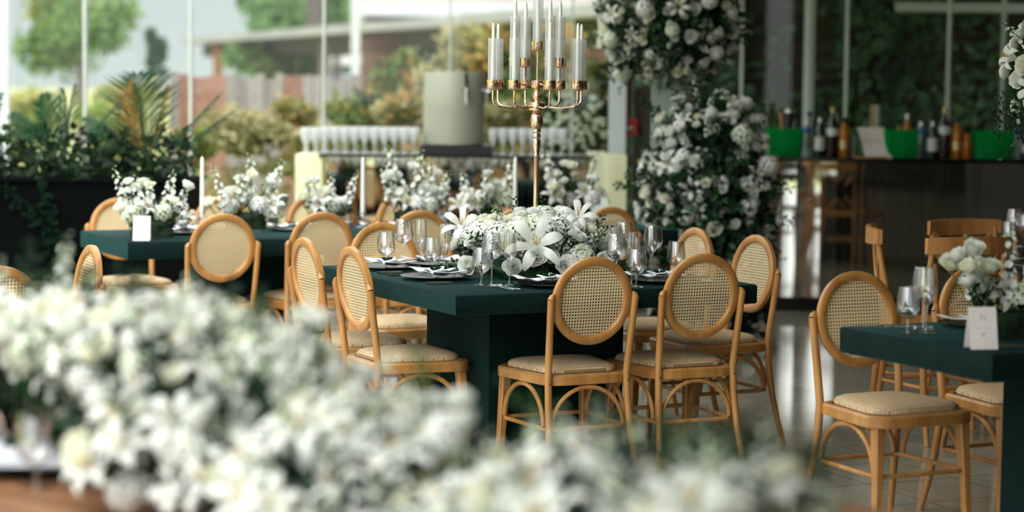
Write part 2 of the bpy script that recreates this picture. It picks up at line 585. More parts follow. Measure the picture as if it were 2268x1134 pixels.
def chair_meshes():
    d = {}
    # seat frame: ring with rounded outer edge
    o = seat_outline(.185, .215, -.20, .21, .075)
    mb = MB().use('wood')
    n = len(o)
    prof = [(.93, .402), (1, .406), (1, .438), (.97, .445), (.88, .445), (.88, .402)]
    vs = []
    for sc, z in prof:
        vs += [(x * sc, y * sc, z) for x, y in o]
    fs = []
    for i in range(len(prof)):
        j = (i + 1) % len(prof)
        for k in range(n):
            l = (k + 1) % n
            fs.append((i * n + k, i * n + l, j * n + l, j * n + k))
    mb.add(vs, fs)
    d['seat_frame'] = mb.mesh('seat_frame')
    # cushion: pillow
    mb = MB().use('woven')
    o = seat_outline(.160, .188, -.168, .178, .075)
    vs = []; fs = []
    rings = [(.9, .44), (1, .447), (1.0, .458), (.96, .467), (.86, .474), (.6, .481), (.3, .484)]
    for sc, z in rings:
        vs += [(x * sc, y * sc, z) for x, y in o]
    n = len(o)
    for i in range(len(rings) - 1):
        for k in range(n):
            l = (k + 1) % n
            fs.append((i * n + k, i * n + l, (i + 1) * n + l, (i + 1) * n + k))
    fs.append(tuple((len(rings) - 1) * n + k for k in range(n)))
    mb.add(vs, fs)
    d['cushion'] = mb.mesh('cushion', ang=60)
    # back ring (in its own plane: local y along thickness), placed by a matrix so cane uses X/Z
    mb = MB().use('wood')
    N = 48; ro, ri, th = .168, .136, .013
    sec = [(ro, -th * .7), (ro + .001, 0), (ro, th * .7), (ro - .006, th), (ri + .006, th), (ri, th * .6), (ri, -th * .6), (ri + .006, -th), (ro - .006, -th)]
    vs = []; fs = []
    for k in range(N):
        a = 2 * pi * k / N
        vs += [(r * cos(a), y, r * 1.01 * sin(a)) for r, y in sec]
    q = len(sec)
    for k in range(N):
        l = (k + 1) % N
        for i in range(q):
            j = (i + 1) % q
            fs.append((k * q + i, k * q + j, l * q + j, l * q + i))
    mb.add(vs, fs)
    d['back_ring'] = mb.mesh('back_ring', ang=50)
    mb = MB().use('cane')
    vs = [(0, 0, 0)] + [(.137 * cos(2 * pi * k / N), 0, .1385 * sin(2 * pi * k / N)) for k in range(N)]
    mb.add(vs, [(0, k + 1, (k + 1) % N + 1) for k in range(N)])
    d['cane_panel'] = mb.mesh('cane_panel', False)
    # rear post leg (right side, x>0), one bent pole from floor to ring
    def rear(sx):
        mb = MB().use('wood')
        zs = [0, .1, .22, .34, .44, .52, .6, .68, .735]
        pts = []
        for z in zs:
            yb = back_y(z) - .012 if z >= .44 else -.187 - .075 * ((.44 - z) / .44) ** 1.6
            x = .168 + .028 * ((.44 - z) / .44) ** 2 if z < .44 else .168 + .012 * ((z - .44) / .3)
            pts.append((sx * x, yb, z))
        rad = [.0105, .0125, .0135, .0142, .0145, .0142, .0140, .0142, .0145]
        mb.tube(pts, rad, 10)
        # slanted tip hugging the ring
        x, y, z = pts[-1]
        mb.tube([(x, y, z), (x - sx * .004, y - .002, z + .012), (x - sx * .012, y - .004, z + .022)], [.0145, .011, .003], 10)
        # screw head
        mb.use('steel').tube([(sx * .168, -.2035, .415), (sx * .168, -.2045, .415)], .004, 8)
        return mb.mesh('rear_leg')
    d['rear_l'] = rear(-1); d['rear_r'] = rear(1)
    def front(sx):
        mb = MB().use('wood')
        st = [(.405, .020, .183, .172), (.36, .019, .184, .175), (.25, .0165, .187, .183), (.1, .014, .192, .19), (0, .0125, .196, .195)]
        vs = []; fs = []
        b = .3
        for z, h, x, y in st:
            c = h * b
            oct_ = [(h, h - c), (h - c, h), (-h + c, h), (-h, h - c), (-h, -h + c), (-h + c, -h), (h - c, -h), (h, -h + c)]
            vs += [(sx * (x - h * .4) + p, y - h * .4 + q2, z) for p, q2 in oct_]
        for i in range(len(st) - 1):
            for k in range(8):
                l = (k + 1) % 8
                fs.append((i * 8 + k, (i + 1) * 8 + k, (i + 1) * 8 + l, i * 8 + l))
        fs.append(tuple(range(8))); fs.append(tuple((len(st) - 1) * 8 + k for k in range(7, -1, -1)))
        mb.add(vs, fs)
        mb.use('black').lathe([(.001, -.0005), (.009, 0), (.009, .004)], 8, TR(sx * .191, .19, 0))
        return mb.mesh('front_leg')
    d['front_l'] = front(-1); d['front_r'] = front(1)
    # bentwood arch braces
    def arch(p0, p1, top=.394, low=.25, lean=(0, 0)):
        mb = MB().use('wood')
        p0 = Vector(p0); p1 = Vector(p1)
        pts = []
        n = 18
        hw = (p1 - p0).length / 2
        mid = (p0 + p1) / 2
        u = (p1 - p0).normalized()
        r = min(hw, top - low)
        pts.append(mid - u * hw + Vector((0, 0, low)))
        pts.append(mid - u * hw + Vector((0, 0, low + (top - low - r) * .5 + .02)))
        for k in range(n + 1):
            a = pi * k / n
            pts.append(mid - u * hw * cos(a) * (1 - .03 * sin(a)) + Vector((0, 0, top - r * 1.0 + r * sin(a) * 1.0)))
        pts.append(mid + u * hw + Vector((0, 0, low + (top - low - r) * .5 + .02)))
        pts.append(mid + u * hw + Vector((0, 0, low)))
        mb.tube(pts, .0085, 8, flat=1.15)
        return mb.mesh('arch_brace')
    d['arch_b'] = arch((-.153, -.19, 0), (.153, -.19, 0))
    d['arch_l'] = arch((-.176, -.165, 0), (-.182, .155, 0))
    d['arch_r'] = arch((.176, -.165, 0), (.182, .155, 0))
    # stretcher hoop at foot height
    mb = MB().use('wood')
    o = seat_outline(.168, .182, -.192, .178, .035, 5)
    mb.tube([(x, y, .238) for x, y in o], .0085, 8, closed=True, flat=.9)
    d['stretcher_ring'] = mb.mesh('stretcher_ring')
    return d


CH = chair_meshes()
ZR = .7245
BACKM = Matrix.Translation((0, back_y(ZR), ZR)) @ Matrix.Rotation(TILT * 1.0, 4, 'X')


def cane_chair(back, facing, label, group='round cane back chairs'):
    """back: floor point below the middle of the cane ring; facing: unit vector"""
    f = Vector(facing).normalized()
    rz = math.atan2(f.y, f.x) - pi / 2
    loc = Vector(back) - f * back_y(ZR)
    loc.z = 0
    t = thing('cane_back_chair', label, 'chair', loc, rz, group)
    for nm in ('seat_frame', 'cushion'):
        link(nm, CH[nm], t)
    rg = link('back_ring', CH['back_ring'], t, BACKM)
    link('cane_panel', CH['cane_panel'], rg)
    link('rear_leg', CH['rear_l'], t); link('rear_leg', CH['rear_r'], t)
    link('front_leg', CH['front_l'], t); link('front_leg', CH['front_r'], t)
    for k in ('arch_b', 'arch_l', 'arch_r'):
        link('arch_brace', CH[k], t)
    link('stretcher_ring', CH['stretcher_ring'], t)
    return t


# main table chairs
cane_chair(T(OM, .552, -.03), NV, 'cane back chair at the near side of the candelabra table, left of two')
cane_chair(T(OM, 1.03, -.03), NV, 'cane back chair at the near side of the candelabra table, right of two')
cane_chair(T(OM, -.107, .71), EV, 'cane back chair at the left end of the candelabra table, nearer of two')
cane_chair(T(OM, -.107, 1.23), EV, 'cane back chair at the left end of the candelabra table, farther of two')
cane_chair(T(OM, 1.78, .773), -EV, 'cane back chair at the right end of the candelabra table, by the open floor')
cane_chair(T(OM, 1.77, 1.27), -EV, 'cane back chair at the right end of the candelabra table, before the tall flowers')
cane_chair(T(OM, .56, 2.01), -NV, 'cane back chair on the far side of the candelabra table behind the wine glasses')
# far table L
for e, lb in ((.457, 'leftmost cane back chair at the near side of the far banquet table'),
              (.97, 'second cane back chair from the left, near side of the far table'),
              (1.50, 'third cane back chair from the left, near side of the far table'),
              (2.05, 'cane back chair of the far table hidden behind the candelabra flowers'),
              (2.60, 'rightmost cane back chair of the far table, rim peeping past the white flowers')):
    cane_chair(T(OL, e, -.05), NV, lb)
for e, lb in ((.37, 'cane back chair behind the left corner of the far table, pale seat below it'),
              (.95, 'second cane back chair from the left on the far side of the far table'),
              (1.50, 'third cane back chair from the left on the far side of the far table'),
              (2.05, 'fourth cane back chair from the left on the far side of the far table'),
              (2.62, 'last cane back chair on the far side of the far table, right end')):
    cane_chair(T(OL, e, 1.42), -NV, lb)
# left, behind the foreground flowers
cane_chair((-1.66, 8.46, 0), -EV, 'cane back chair standing alone in front of the left corner of the far table')
cane_chair((-1.79, 7.50, 0), NV, 'cane back chair cut off by the left edge of the picture above the blurred flowers')
# right table
cane_chair(T(OR, .377, 1.216), -NV, 'cane back chair behind the near right table, whole seat and legs in view')
cane_chair(T(OR, .93, 1.25), -NV, 'cane back chair behind the near right table, mostly hidden by its flowers')


# ---------------------------------------------------------------- cross back chairs
def cross_meshes():
    d = {}
    o = seat_outline(.18, .215, -.20, .20, .07)
    d['seat'] = MB().use('wood2').prism(o, .445, .475).mesh('seat')
    def post(sx):
        pts = [(sx * .20, -.255, 0), (sx * .195, -.215, .2), (sx * .19, -.19, .45), (sx * .19, -.205, .65), (sx * .188, -.245, .86)]
        return MB().use('wood2').tube(pts, [.012, .0145, .0155, .0145, .012], 10).mesh('rear_leg')
    d['pl'] = post(-1); d['pr'] = post(1)
    def fr(sx):
        return MB().use('wood2').tube([(sx * .20, .20, 0), (sx * .19, .18, .25), (sx * .175, .165, .447)], [.0115, .014, .016], 10).mesh('front_leg')
    d['fl'] = fr(-1); d['fr'] = fr(1)
    mb = MB().use('wood2')
    n = 12; vs = []; fs = []
    for k in range(n + 1):
        x = -.215 + .43 * k / n
        y = -.235 - .045 * (1 - (x / .215) ** 2)
        h = .033 + .006 * (1 - (x / .215) ** 2)
        zc = .865
        vs += [(x, y - .011, zc - h), (x, y + .011, zc - h), (x, y + .011, zc + h), (x, y - .011, zc + h)]
    for k in range(n):
        for i in range(4):
            j = (i + 1) % 4
            fs.append((k * 4 + i, k * 4 + j, k * 4 + 4 + j, k * 4 + 4 + i))
    fs.append((3, 2, 1, 0)); fs.append(tuple(n * 4 + i for i in range(4)))
    mb.add(vs, fs)
    d['top_rail'] = mb.mesh('top_rail')
    for key, sg in (('xa', 1), ('xb', -1)):
        pts = []
        for k in range(9):
            t = k / 8
            pts.append((sg * (.178 - .356 * t), -.24 + .05 * t - .018 * sin(pi * t) + .004 * sg, .84 - .36 * t))
        d[key] = MB().use('wood2').tube(pts, .011, 8, flat=.55).mesh('cross_slat')
    mb = MB().use('wood2')
    mb.tube([(x, y, .24) for x, y in seat_outline(.17, .18, -.19, .17, .06, 4)], .0085, 8, closed=True)
    d['stretcher_ring'] = mb.mesh('stretcher_ring')
    return d


XH = cross_meshes()


def cross_chair(back, facing, label):
    f = Vector(facing).normalized()
    rz = math.atan2(f.y, f.x) - pi / 2
    loc = Vector(back) + f * .24
    loc.z = 0
    t = thing('cross_back_chair', label, 'chair', loc, rz, 'cross back chairs')
    for nm, k in (('seat', 'seat'), ('rear_leg', 'pl'), ('rear_leg', 'pr'), ('front_leg', 'fl'), ('front_leg', 'fr'), ('top_rail', 'top_rail'),
                  ('cross_slat', 'xa'), ('cross_slat', 'xb'), ('stretcher_ring', 'stretcher_ring')):
        link(nm, XH[k], t)
    return t


OQ = Vector((1.98, 9.50, 0))
cross_chair((1.68, 10.0, 0), Vector((.985, -.12, 0)), 'wooden cross back chair seen edge-on beside the back right table')
cross_chair((1.97, 9.35, 0), NV * 1 + EV * .05, 'wooden cross back chair right in front of the back right table')
cross_chair((2.196, 10.55, 0), -NV, 'wooden cross back chair on the far side of the back right table')
cross_chair((2.75, 11.25, 0), -NV, 'wooden cross back chair at the far right of the back right table')


# ================================================================= TABLES
def block_table(o, le, ln, thick, peds, label, matn='velvet', legs=None):
    t = thing('banquet_table', label, 'table', o, YAW)
    mb = MB().use(matn)
    b = .006
    def slab(x0, x1, y0, y1, z0, z1):
        p = [(x0, y0), (x1, y0), (x1, y1), (x0, y1)]
        q = [(x0 + b, y0 + b), (x1 - b, y0 + b), (x1 - b, y1 - b), (x0 + b, y1 - b)]
        vs = [(x, y, z0) for x, y in q] + [(x, y, z0 + b) for x, y in p] + [(x, y, z1 - b) for x, y in p] + [(x, y, z1) for x, y in q]
        fs = [(3, 2, 1, 0), (12, 13, 14, 15)]
        for i in range(3):
            for k in range(4):
                l = (k + 1) % 4
                fs.append((i * 4 + k, i * 4 + l, (i + 1) * 4 + l, (i + 1) * 4 + k))
        mb.add(vs, fs)
    slab(0, le, 0, ln, TOP - thick, TOP)
    link('tabletop', mb.mesh('tabletop', ang=50), t)
    for (a, b2, c, d) in peds:
        link('pedestal', box1('pedestal', matn, a, b2, c, d, 0, TOP - thick), t)
    return t


block_table(OM, 1.307, 1.37, .076, [(.33, .93, .40, 1.0)], 'square green velvet banquet table under the brass candelabra')
block_table(OL, 1.55, .86, .086, [(.48, 1.08, .29, .57)], 'long green velvet banquet table at the far left, its left corner in view')
block_table(T(OL, 1.56, 0), 1.5, .86, .086, [(.45, 1.05, .29, .57)], 'green velvet banquet table continuing the far table behind the candelabra')
block_table(OR, 1.8, .78, .086, [(.45, 1.35, .17, .50)], 'near right green velvet banquet table cut by the frame')
M['darktop'] = mat('black glass tabletop', (14, 18, 20), .15, spec=.6)
block_table(Vector((2.38, 9.45, 0)), 1.5, .95, .05, [(.5, 1.0, .25, .6)], 'back right table with a black glossy top and stemware', 'darktop')

# foreground wooden table (blurred)
M['tablewood'] = mat('brown table wood', (150, 108, 76), .45, 0, (118, 78, 50), 2.5, stretch=(1, 8, 1))
ft = thing('wooden_table', 'brown wooden table under the blurred foreground flowers', 'table', (-.55, 4.35, 0), math.atan2(-1.5, 1.8))
mb = MB().use('tablewood')
mb.prism([(-1.6, -.78), (1.9, -.78), (1.9, .52), (-1.6, .52)], TOP - .05, TOP)
link('tabletop', mb.mesh('tabletop', False), ft)
for x in (-1.45, 1.75):
    for y in (-.65, .40):
        link('leg', box1('leg', 'tablewood', x - .04, x + .04, y - .04, y + .04, 0, TOP - .05), ft)


# ================================================================= FLOWERS
def petal(mb, az, prof, wid, cup=.25, mx=None, thick=0):
    ca, sa = cos(az), sin(az)
    vs = []; fs = []
    n = len(prof)
    for (r, z), wd in zip(prof, wid):
        for u in (-1, -.5, 0, .5, 1):
            rr = r - cup * wd * (u * u) * .6
            zz = z + cup * wd * (u * u) * .7
            vs.append((ca * rr - sa * u * wd, sa * rr + ca * u * wd, zz))
    for i in range(n - 1):
        for k in range(4):
            a = i * 5 + k
            fs.append((a, a + 1, a + 6, a + 5))
    mb.add(vs, fs, mx)


def mk_rose(seed, matn='petal'):
    r = random.Random(seed)
    mb = MB().use(matn)
    for ring, (n, rad, h, wd) in enumerate(((3, .006, .026, .010), (4, .012, .027, .014), (5, .019, .025, .018), (5, .026, .020, .021), (6, .032, .013, .022))):
        for k in range(n):
            az = 2 * pi * (k + .5 * (ring % 2)) / n + r.uniform(-.15, .15)
            j = r.uniform(.9, 1.12)
            prof = [(.003, -.012), (rad * .75, -.008 + .2 * h), (rad * 1.02 * j, h * .62), (rad * (1.02 + .1 * ring * .5) * j, h * j)]
            petal(mb, az, prof, [.004, wd * .85, wd, wd * .6], .55)
    mb.use('stem').lathe([(.001, -.02), (.007, -.014), (.009, -.008)], 6)
    mb.tube([(0, 0, -.015), (.002, .001, -.05), (0, 0, -.10)], .0022, 5)
    return mb.mesh('rose', ang=180)


def mk_lily(seed):
    r = random.Random(seed)
    mb = MB().use('petal')
    for k in range(6):
        az = pi * k / 3 + r.uniform(-.1, .1)
        L = r.uniform(.9, 1.12)
        prof = [(.004, -.03), (.016, .0), (.042 * L, .03), (.068 * L, .036), (.088 * L, .024), (.098 * L, .006)]
        petal(mb, az, prof, [.004, .011, .019 if k % 2 else .015, .018 if k % 2 else .014, .010, .001], -.2)
    mb.use('stamen')
    for k in range(6):
        az = pi * k / 3 + .4
        mb.tube([(0, 0, 0), (.012 * cos(az), .012 * sin(az), .05)], .001, 4)
        mb.tube([(.012 * cos(az) - .003, .012 * sin(az), .05), (.012 * cos(az) + .004, .012 * sin(az), .052)], .002, 4)
    mb.use('stem').tube([(0, 0, -.03), (0, .004, -.10)], .003, 5)
    return mb.mesh('lily', ang=180)


def mk_stock(seed, h=.26, green=.4):
    r = random.Random(seed)
    mb = MB().use('stem')
    bend = r.uniform(-.03, .03)
    P = lambda t: Vector((bend * t * t, bend * .6 * t * t, h * t))
    mb.tube([P(-.3), P(0), P(.3), P(.6), P(.85), P(1)], [.003, .0028, .0025, .002, .0015, .001], 5)
    n = 20
    for i in range(n):
        t = .22 + .78 * i / n
        az = i * 2.4 + r.uniform(-.3, .3)
        s = (1.15 - .75 * t) * r.uniform(.85, 1.15)
        c = P(t) + Vector((cos(az), sin(az), .1)) * (.015 * s + .003)
        mx = dirmx(c, (cos(az), sin(az), .55), az, s)
        if t > .86:
            mb.use('petal_green')
            mb.lathe([(.0005, -.006), (.006, 0), (.004, .008), (.0005, .011)], 5, mx)
        else:
            mb.use('petal' if t < .7 else 'petal_green')
            for k in range(5):
                petal(mb, 2 * pi * k / 5, [(.002, -.004), (.011, .003), (.017, .009)], [.003, .009, .006], .3, mx)
    mb.use('leaf')
    for i in range(4):
        az = i * 1.9 + r.random()
        mx = dirmx(P(.05 + .04 * i), (cos(az), sin(az), .9), 0, 1)
        mb.add([(0, -.001, 0), (0, .007, .03), (0, 0, .07), (0, -.007, .03), (.004, 0, .03)], [(0, 1, 4), (1, 2, 4), (2, 3, 4), (3, 0, 4)], mx)
    return mb.mesh('stock_stem', ang=180)


def mk_hydra(seed, matn='petal'):
    r = random.Random(seed)
    mb = MB().use(matn)
    N = 46
    for i in range(N):
        z = 1 - 1.55 * (i + .5) / N
        a = i * 2.39996
        q = sqrt(max(0, 1 - z * z))
        d = Vector((q * cos(a), q * sin(a), z))
        mx = dirmx(d * .048 * r.uniform(.92, 1.08), d, r.random() * 6, r.uniform(.85, 1.15))
        for k in range(4):
            petal(mb, pi / 2 * k, [(.001, 0), (.008, .002), (.0135, 0)], [.002, .0075, .004], .15, mx)
    mb.use('leaf_dark').lathe([(.001, -.04), (.03, -.02), (.036, .01), (.02, .034), (.001, .04)], 8)
    return mb.mesh('hydrangea', ang=180)


def mk_sprig(seed, matn='leaf', h=.2, n=14, lf=.045):
    r = random.Random(seed)
    mb = MB().use(matn)
    b = r.uniform(-.05, .05)
    P = lambda t: Vector((b * t * t, .03 * t * t, h * t))
    mb.tube([P(0), P(.5), P(1)], [.002, .0015, .0008], 4)
    for i in range(n):
        t = .1 + .9 * i / n
        az = i * 2.4 + r.uniform(-.4, .4)
        L = lf * (1.2 - .6 * t) * r.uniform(.8, 1.2)
        mx = dirmx(P(t), (cos(az), sin(az), .6), 0, 1)
        mb.add([(0, 0, 0), (.006, L * .22, L * .4), (0, 0, L), (.006, -L * .22, L * .4), (-.003, 0, L * .45)],
               [(0, 1, 4), (1, 2, 4), (2, 3, 4), (3, 0, 4)], mx)
    return mb.mesh('leafy_sprig', ang=180)


def mk_orchid(seed):
    """calla-like folded white bloom"""
    r = random.Random(seed)
    mb = MB().use('petal_cream')
    vs = []; fs = []
    n = 12
    rows = [(0.004, -.03, 0), (.010, 0, .0), (.022, .03, .006), (.034, .05, .016), (.040, .058, .030)]
    for i, (rad, z, tip) in enumerate(rows):
        for k in range(n):
            a = 2 * pi * k / n
            up = max(0, cos(a))
            vs.append((rad * cos(a), rad * sin(a) * .9, z + tip * up * 1.6))
    for i in range(len(rows) - 1):
        for k in range(n):
            l = (k + 1) % n
            fs.append((i * n + k, i * n + l, (i + 1) * n + l, (i + 1) * n + k))
    mb.add(vs, fs)
    mb.use('stamen').tube([(0, 0, 0), (0, 0, .045)], .003, 6)
    mb.use('stem').tube([(0, 0, -.03), (0, 0, -.12)], .003, 5)
    return mb.mesh('calla', ang=180)


FL = {
    'rose': [mk_rose(1), mk_rose(2, 'petal_cream'), mk_rose(3)],
    'lily': [mk_lily(4), mk_lily(5)],
    'stock_stem': [mk_stock(6), mk_stock(7, .22), mk_stock(8, .3)],
    'hydrangea': [mk_hydra(9), mk_hydra(10, 'petal_green')],
    'leafy_sprig': [mk_sprig(11), mk_sprig(12, 'leaf_dark', .22, 16, .055), mk_sprig(13, 'leaf', .16, 12, .035)],
    'calla': [mk_orchid(14)],
}
_frng = random.Random(3)


def flower(kind, parent, loc, d, s=1., var=None):
    ms = FL[kind]
    me = ms[_frng.randrange(len(ms))] if var is None else ms[var]
    return link(kind, me, parent, dirmx(loc, d, _frng.uniform(0, 6.28), s))


def flower_batch(parent, specs, keep=95):
    """nearest blooms of each kind as parts of their own, the rest of the mass as one part"""
    specs = sorted(specs, key=lambda q: q[1][1])
    seen = {}
    mats = []; v = []; f = []; mi = []
    for kind, loc, d, sc_ in specs:
        seen[kind] = seen.get(kind, 0) + 1
        if seen[kind] <= keep:
            flower(kind, parent, loc, d, sc_)
            continue
        ms = FL[kind]
        me = ms[_frng.randrange(len(ms))]
        mx = dirmx(loc, d, _frng.uniform(0, 6.28), sc_)
        o = len(v)
        v += [tuple(mx @ q.co) for q in me.vertices]
        for p_ in me.polygons:
            f.append(tuple(i + o for i in p_.vertices))
            mt = me.materials[p_.material_index]
            if mt not in mats:
                mats.append(mt)
            mi.append(mats.index(mt))
    if v:
        me = bpy.data.meshes.new('blossom_mass')
        me.from_pydata(v, [], f)
        for mt in mats:
            me.materials.append(mt)
        me.polygons.foreach_set('material_index', mi)
        me.polygons.foreach_set('use_smooth', [True] * len(f))
        me.update()
        o = link('blossom_mass', me, parent)
        o['kind'] = 'stuff'


def mossy(nx, ny, nz, seed, rough=.012, matn='moss'):
    """bumpy rounded block, base at z=0"""
    r = random.Random(seed)
    mb = MB().use(matn)
    vs = []; fs = []
    U, V = 22, 9
    for j in range(V + 1):
        t = j / V
        z = nz * (1 - (1 - t) ** 2.0) if j else 0
        sc = 1 if t < .55 else 1 - .9 * ((t - .55) / .45) ** 2
        for k in range(U):
            a = 2 * pi * k / U
            c, s_ = cos(a), sin(a)
            p = (abs(c) ** 4 + abs(s_) ** 4) ** (-.25)
            jr = 1 + r.uniform(-rough, rough) * 8
            vs.append((nx * c * p * sc * jr, ny * s_ * p * sc * jr, max(0, z + r.uniform(-rough, rough) * (.6 if j else 0))))
    for j in range(V):
        for k in range(U):
            l = (k + 1) % U
            fs.append((j * U + k, j * U + l, (j + 1) * U + l, (j + 1) * U + k))
    fs.append(tuple(V * U + k for k in range(U)))
    mb.add(vs, fs)
    for i in range(260):   # tufts
        a = r.uniform(0, 2 * pi); c, s_ = cos(a), sin(a)
        p = (abs(c) ** 4 + abs(s_) ** 4) ** (-.25) * r.uniform(.6, 1.0)
        zz = nz * r.uniform(.1, 1)
        o = Vector((nx * c * p, ny * s_ * p, zz))
        d = Vector((c, s_, r.uniform(-.2, 1.2))).normalized() * .018
        q = Vector((r.uniform(-1, 1), r.uniform(-1, 1), r.uniform(-1, 1))) * .006
        mb.add([o - d * .3, o + q, o + d + Vector((c, s_, 0)) * .006], [(0, 1, 2)])
    return mb.mesh('moss_base', ang=180)


# --- main centrepiece around the candelabra
def dome_points(n, seed, ax, ay, az, zmin=-.1, zmax=1.):
    r = random.Random(seed)
    out = []
    for i in range(n):
        z = zmin + (zmax - zmin) * (i + .5) / n
        a = i * 2.39996 + r.uniform(-.25, .25)
        q = sqrt(max(0, 1 - z * z))
        p = Vector((ax * q * cos(a), ay * q * sin(a), az * z))
        nn = Vector((q * cos(a) / ax, q * sin(a) / ay, max(z, 0) / az + .2)).normalized()
        out.append((p, nn))
    return out


cp = thing('flower_centerpiece', 'wide white lily and rose centerpiece around the foot of the brass candelabra', 'flower arrangement', T(OM, .68, .70, TOP), YAW)
link('moss_base', mossy(.27, .27, .10, 5, matn='leaf_dark'), cp)
for i, (p, nn) in enumerate(dome_points(156, 21, .325, .32, .155, -.12, 1)):
    k = ('rose', 'stock_stem', 'hydrangea', 'rose', 'stock_stem', 'hydrangea', 'leafy_sprig' if i % 3 else 'rose', 'rose')[i % 8]
    base = p + Vector((0, 0, .10))
    if k == 'stock_stem':
        flower(k, cp, base - nn * .13, nn + Vector((0, 0, .35)), .62)
    elif k == 'leafy_sprig':
        flower(k, cp, base - nn * .08, nn + Vector((0, 0, .2)), .8)
    elif k == 'hydrangea':
        flower(k, cp, base - nn * .02, nn, _frng.uniform(.85, 1.1))
    else:
        flower(k, cp, base, nn, _frng.uniform(.75, .98))
# the big lily facing the camera and neighbours, in table coordinates
inv = Matrix.Rotation(-YAW, 4, 'Z')
for (dx, dy, z, s, dz) in ((.0, -.37, .15, 1.22, .3), (-.30, -.05, .2, .85, .6), (.17, -.12, .25, .8, .9)):
    flower('lily', cp, inv @ Vector((dx, dy, z)), inv @ Vector((dx * .6, -.9, dz)), s)
for (dx, dy, z) in ((0, -.40, .105), (-.09, -.39, .06), (.11, -.39, .07), (-.27, -.30, .06), (.27, -.27, .08)):
    flower('rose', cp, inv @ Vector((dx, dy, z)), inv @ Vector((dx, -.9, .2)), 1.05)
for i in range(16):
    a = i * 2 * pi / 16
    flower('leafy_sprig', cp, Vector((.25 * cos(a), .25 * sin(a), .05)), (cos(a), sin(a), -.15), .8)


# --- small arrangements on a moss block
def block_arr(loc, label, seed, w=.15, spikes=4, lilies=3, roses=8, tall=.30, hyd=3, group=None, rz=YAW, sprigs=3):
    r = random.Random(seed)
    t = thing('flower_arrangement', label, 'flower arrangement', loc, rz, group)
    link('moss_base', mossy(w * .62, .065, .085, seed), t)
    for i in range(hyd):
        flower('hydrangea', t, (r.uniform(-w, w) * .8, r.uniform(-.05, .05), .11 + r.uniform(0, .03)), (r.uniform(-.5, .5), r.uniform(-.6, .2), 1), .95)
    for i in range(lilies):
        flower('lily', t, (r.uniform(-w, w), r.uniform(-.07, .05), .11 + r.uniform(0, .06)), (r.uniform(-.8, .8), r.uniform(-1, -.2), .7), .75)
    for i in range(spikes):
        x = (-w + 2 * w * (i + .5) / spikes) * 1.1
        flower('stock_stem', t, (x * .8, r.uniform(-.03, .03), .07), (x * 2.2 + r.uniform(-.1, .1), r.uniform(-.25, .15), 1), tall / .26 * r.uniform(.8, 1.1))
    for i in range(roses):
        x = r.uniform(-w, w) * 1.15; z = r.uniform(.13, tall * .95)
        mx = Vector((x, r.uniform(-.06, .06), z))
        st = MB().use('stem').tube([(x * .5, 0, .05), (x * .8, mx.y * .5, z * .6), tuple(mx - Vector((0, 0, .02)))], .0022, 5).mesh('flower_stem')
        link('flower_stem', st, t)
        flower('rose', t, mx, (x * 3, r.uniform(-1, .2), .9), r.uniform(.75, 1.0))
    for i in range(sprigs):
        flower('leafy_sprig', t, (r.uniform(-w, w) * .7, 0, .07), (r.uniform(-1, 1), r.uniform(-.6, .3), 1), .9)
    return t


block_arr(T(OL, .20, .27, TOP), 'white flower arrangement on the left corner of the far table beside the card', 31, .16, 5, 4, 9, .30)
block_arr(T(OL, .84, .70, TOP), 'white flowers on a dark moss block behind the leftmost cane chair of the far table', 32, .16, 4, 2, 9, .33)
block_arr(T(OL, 1.28, .66, TOP), 'white flower arrangement behind the second cane chair, left of the middle taper', 33, .15, 3, 4, 6, .28, 4)
block_arr(T(OL, 1.80, .68, TOP), 'white snapdragons and roses between the middle taper and the candelabra', 34, .17, 5, 3, 9, .34, 4)
block_arr(T(OL, 2.20, .62, TOP), 'white flowers just left of the candelabra stem on the far table', 35, .16, 3, 4, 8, .33, 3)
block_arr(T(OL, 2.72, .60, TOP), 'tall white roses right of the candelabra stem on the far table', 36, .17, 2, 4, 14, .36, 3)
block_arr(T(OR, .30, .33, TOP), 'white stock and roses on a moss block on the near right table', 37, .15, 3, 2, 14, .30, 1, sprigs=4)

# ================================================================= CANDELABRA
cz = lambda yc: (183 - yc / 2.267) / 544. + H
cw = lambda wc: wc / 2.267 / 544.
cd = thing('candelabra', 'tall rose brass candelabra with thirteen glass tubes on the velvet table', 'candelabra', T(OM, .68, .70, TOP), 0)
prof = [(1190, 45), (1180, 46), (1150, 20), (1040, 13), (785, 13), (780, 16), (770, 12), (740, 18), (712, 21), (700, 18), (695, 15), (690, 20), (682, 22),
        (675, 18), (668, 16), (660, 23), (652, 20), (645, 22), (630, 30), (605, 33), (580, 28), (565, 18), (556, 22), (553, 44), (535, 46), (515, 44),
        (512, 16), (505, 14), (495, 22), (478, 24), (462, 16), (455, 14), (445, 20), (440, 30), (430, 31), (405, 30), (402, 6), (255, 6)]
pz = [(cw(wd), cz(y) - TOP) for y, wd in prof]
pz = [(.085, 0), (.085, .012), (.07, .02)] + [p for p in pz if p[1] > .03]
link('stem', MB().use('brass').lathe(pz, 28).mesh('stem', ang=50), cd)
zl0, zc0, zc1 = cz(535) - TOP, cz(448) - TOP, cz(403) - TOP
cupm = MB().use('brass').lathe([(.004, -.006), (.010, -.003), (.0235, 0), (.0255, .003), (.0255, .036), (.0235, .036), (.0225, .006), (.001, .005)], 20).mesh('cup', ang=45)
tubem = MB().use('ribglass')
seg = 28
vs = []; fs = []
for z in (.004, .20):
    for k in range(seg * 2):
        a = pi * k / seg
        r_ = .0212 if k % 2 else .0198
        vs.append((r_ * cos(a), r_ * sin(a), z))
for k in range(seg * 2):
    l = (k + 1) % (seg * 2)
    fs.append((k, l, seg * 2 + l, seg * 2 + k))
tubem.add(vs, fs)
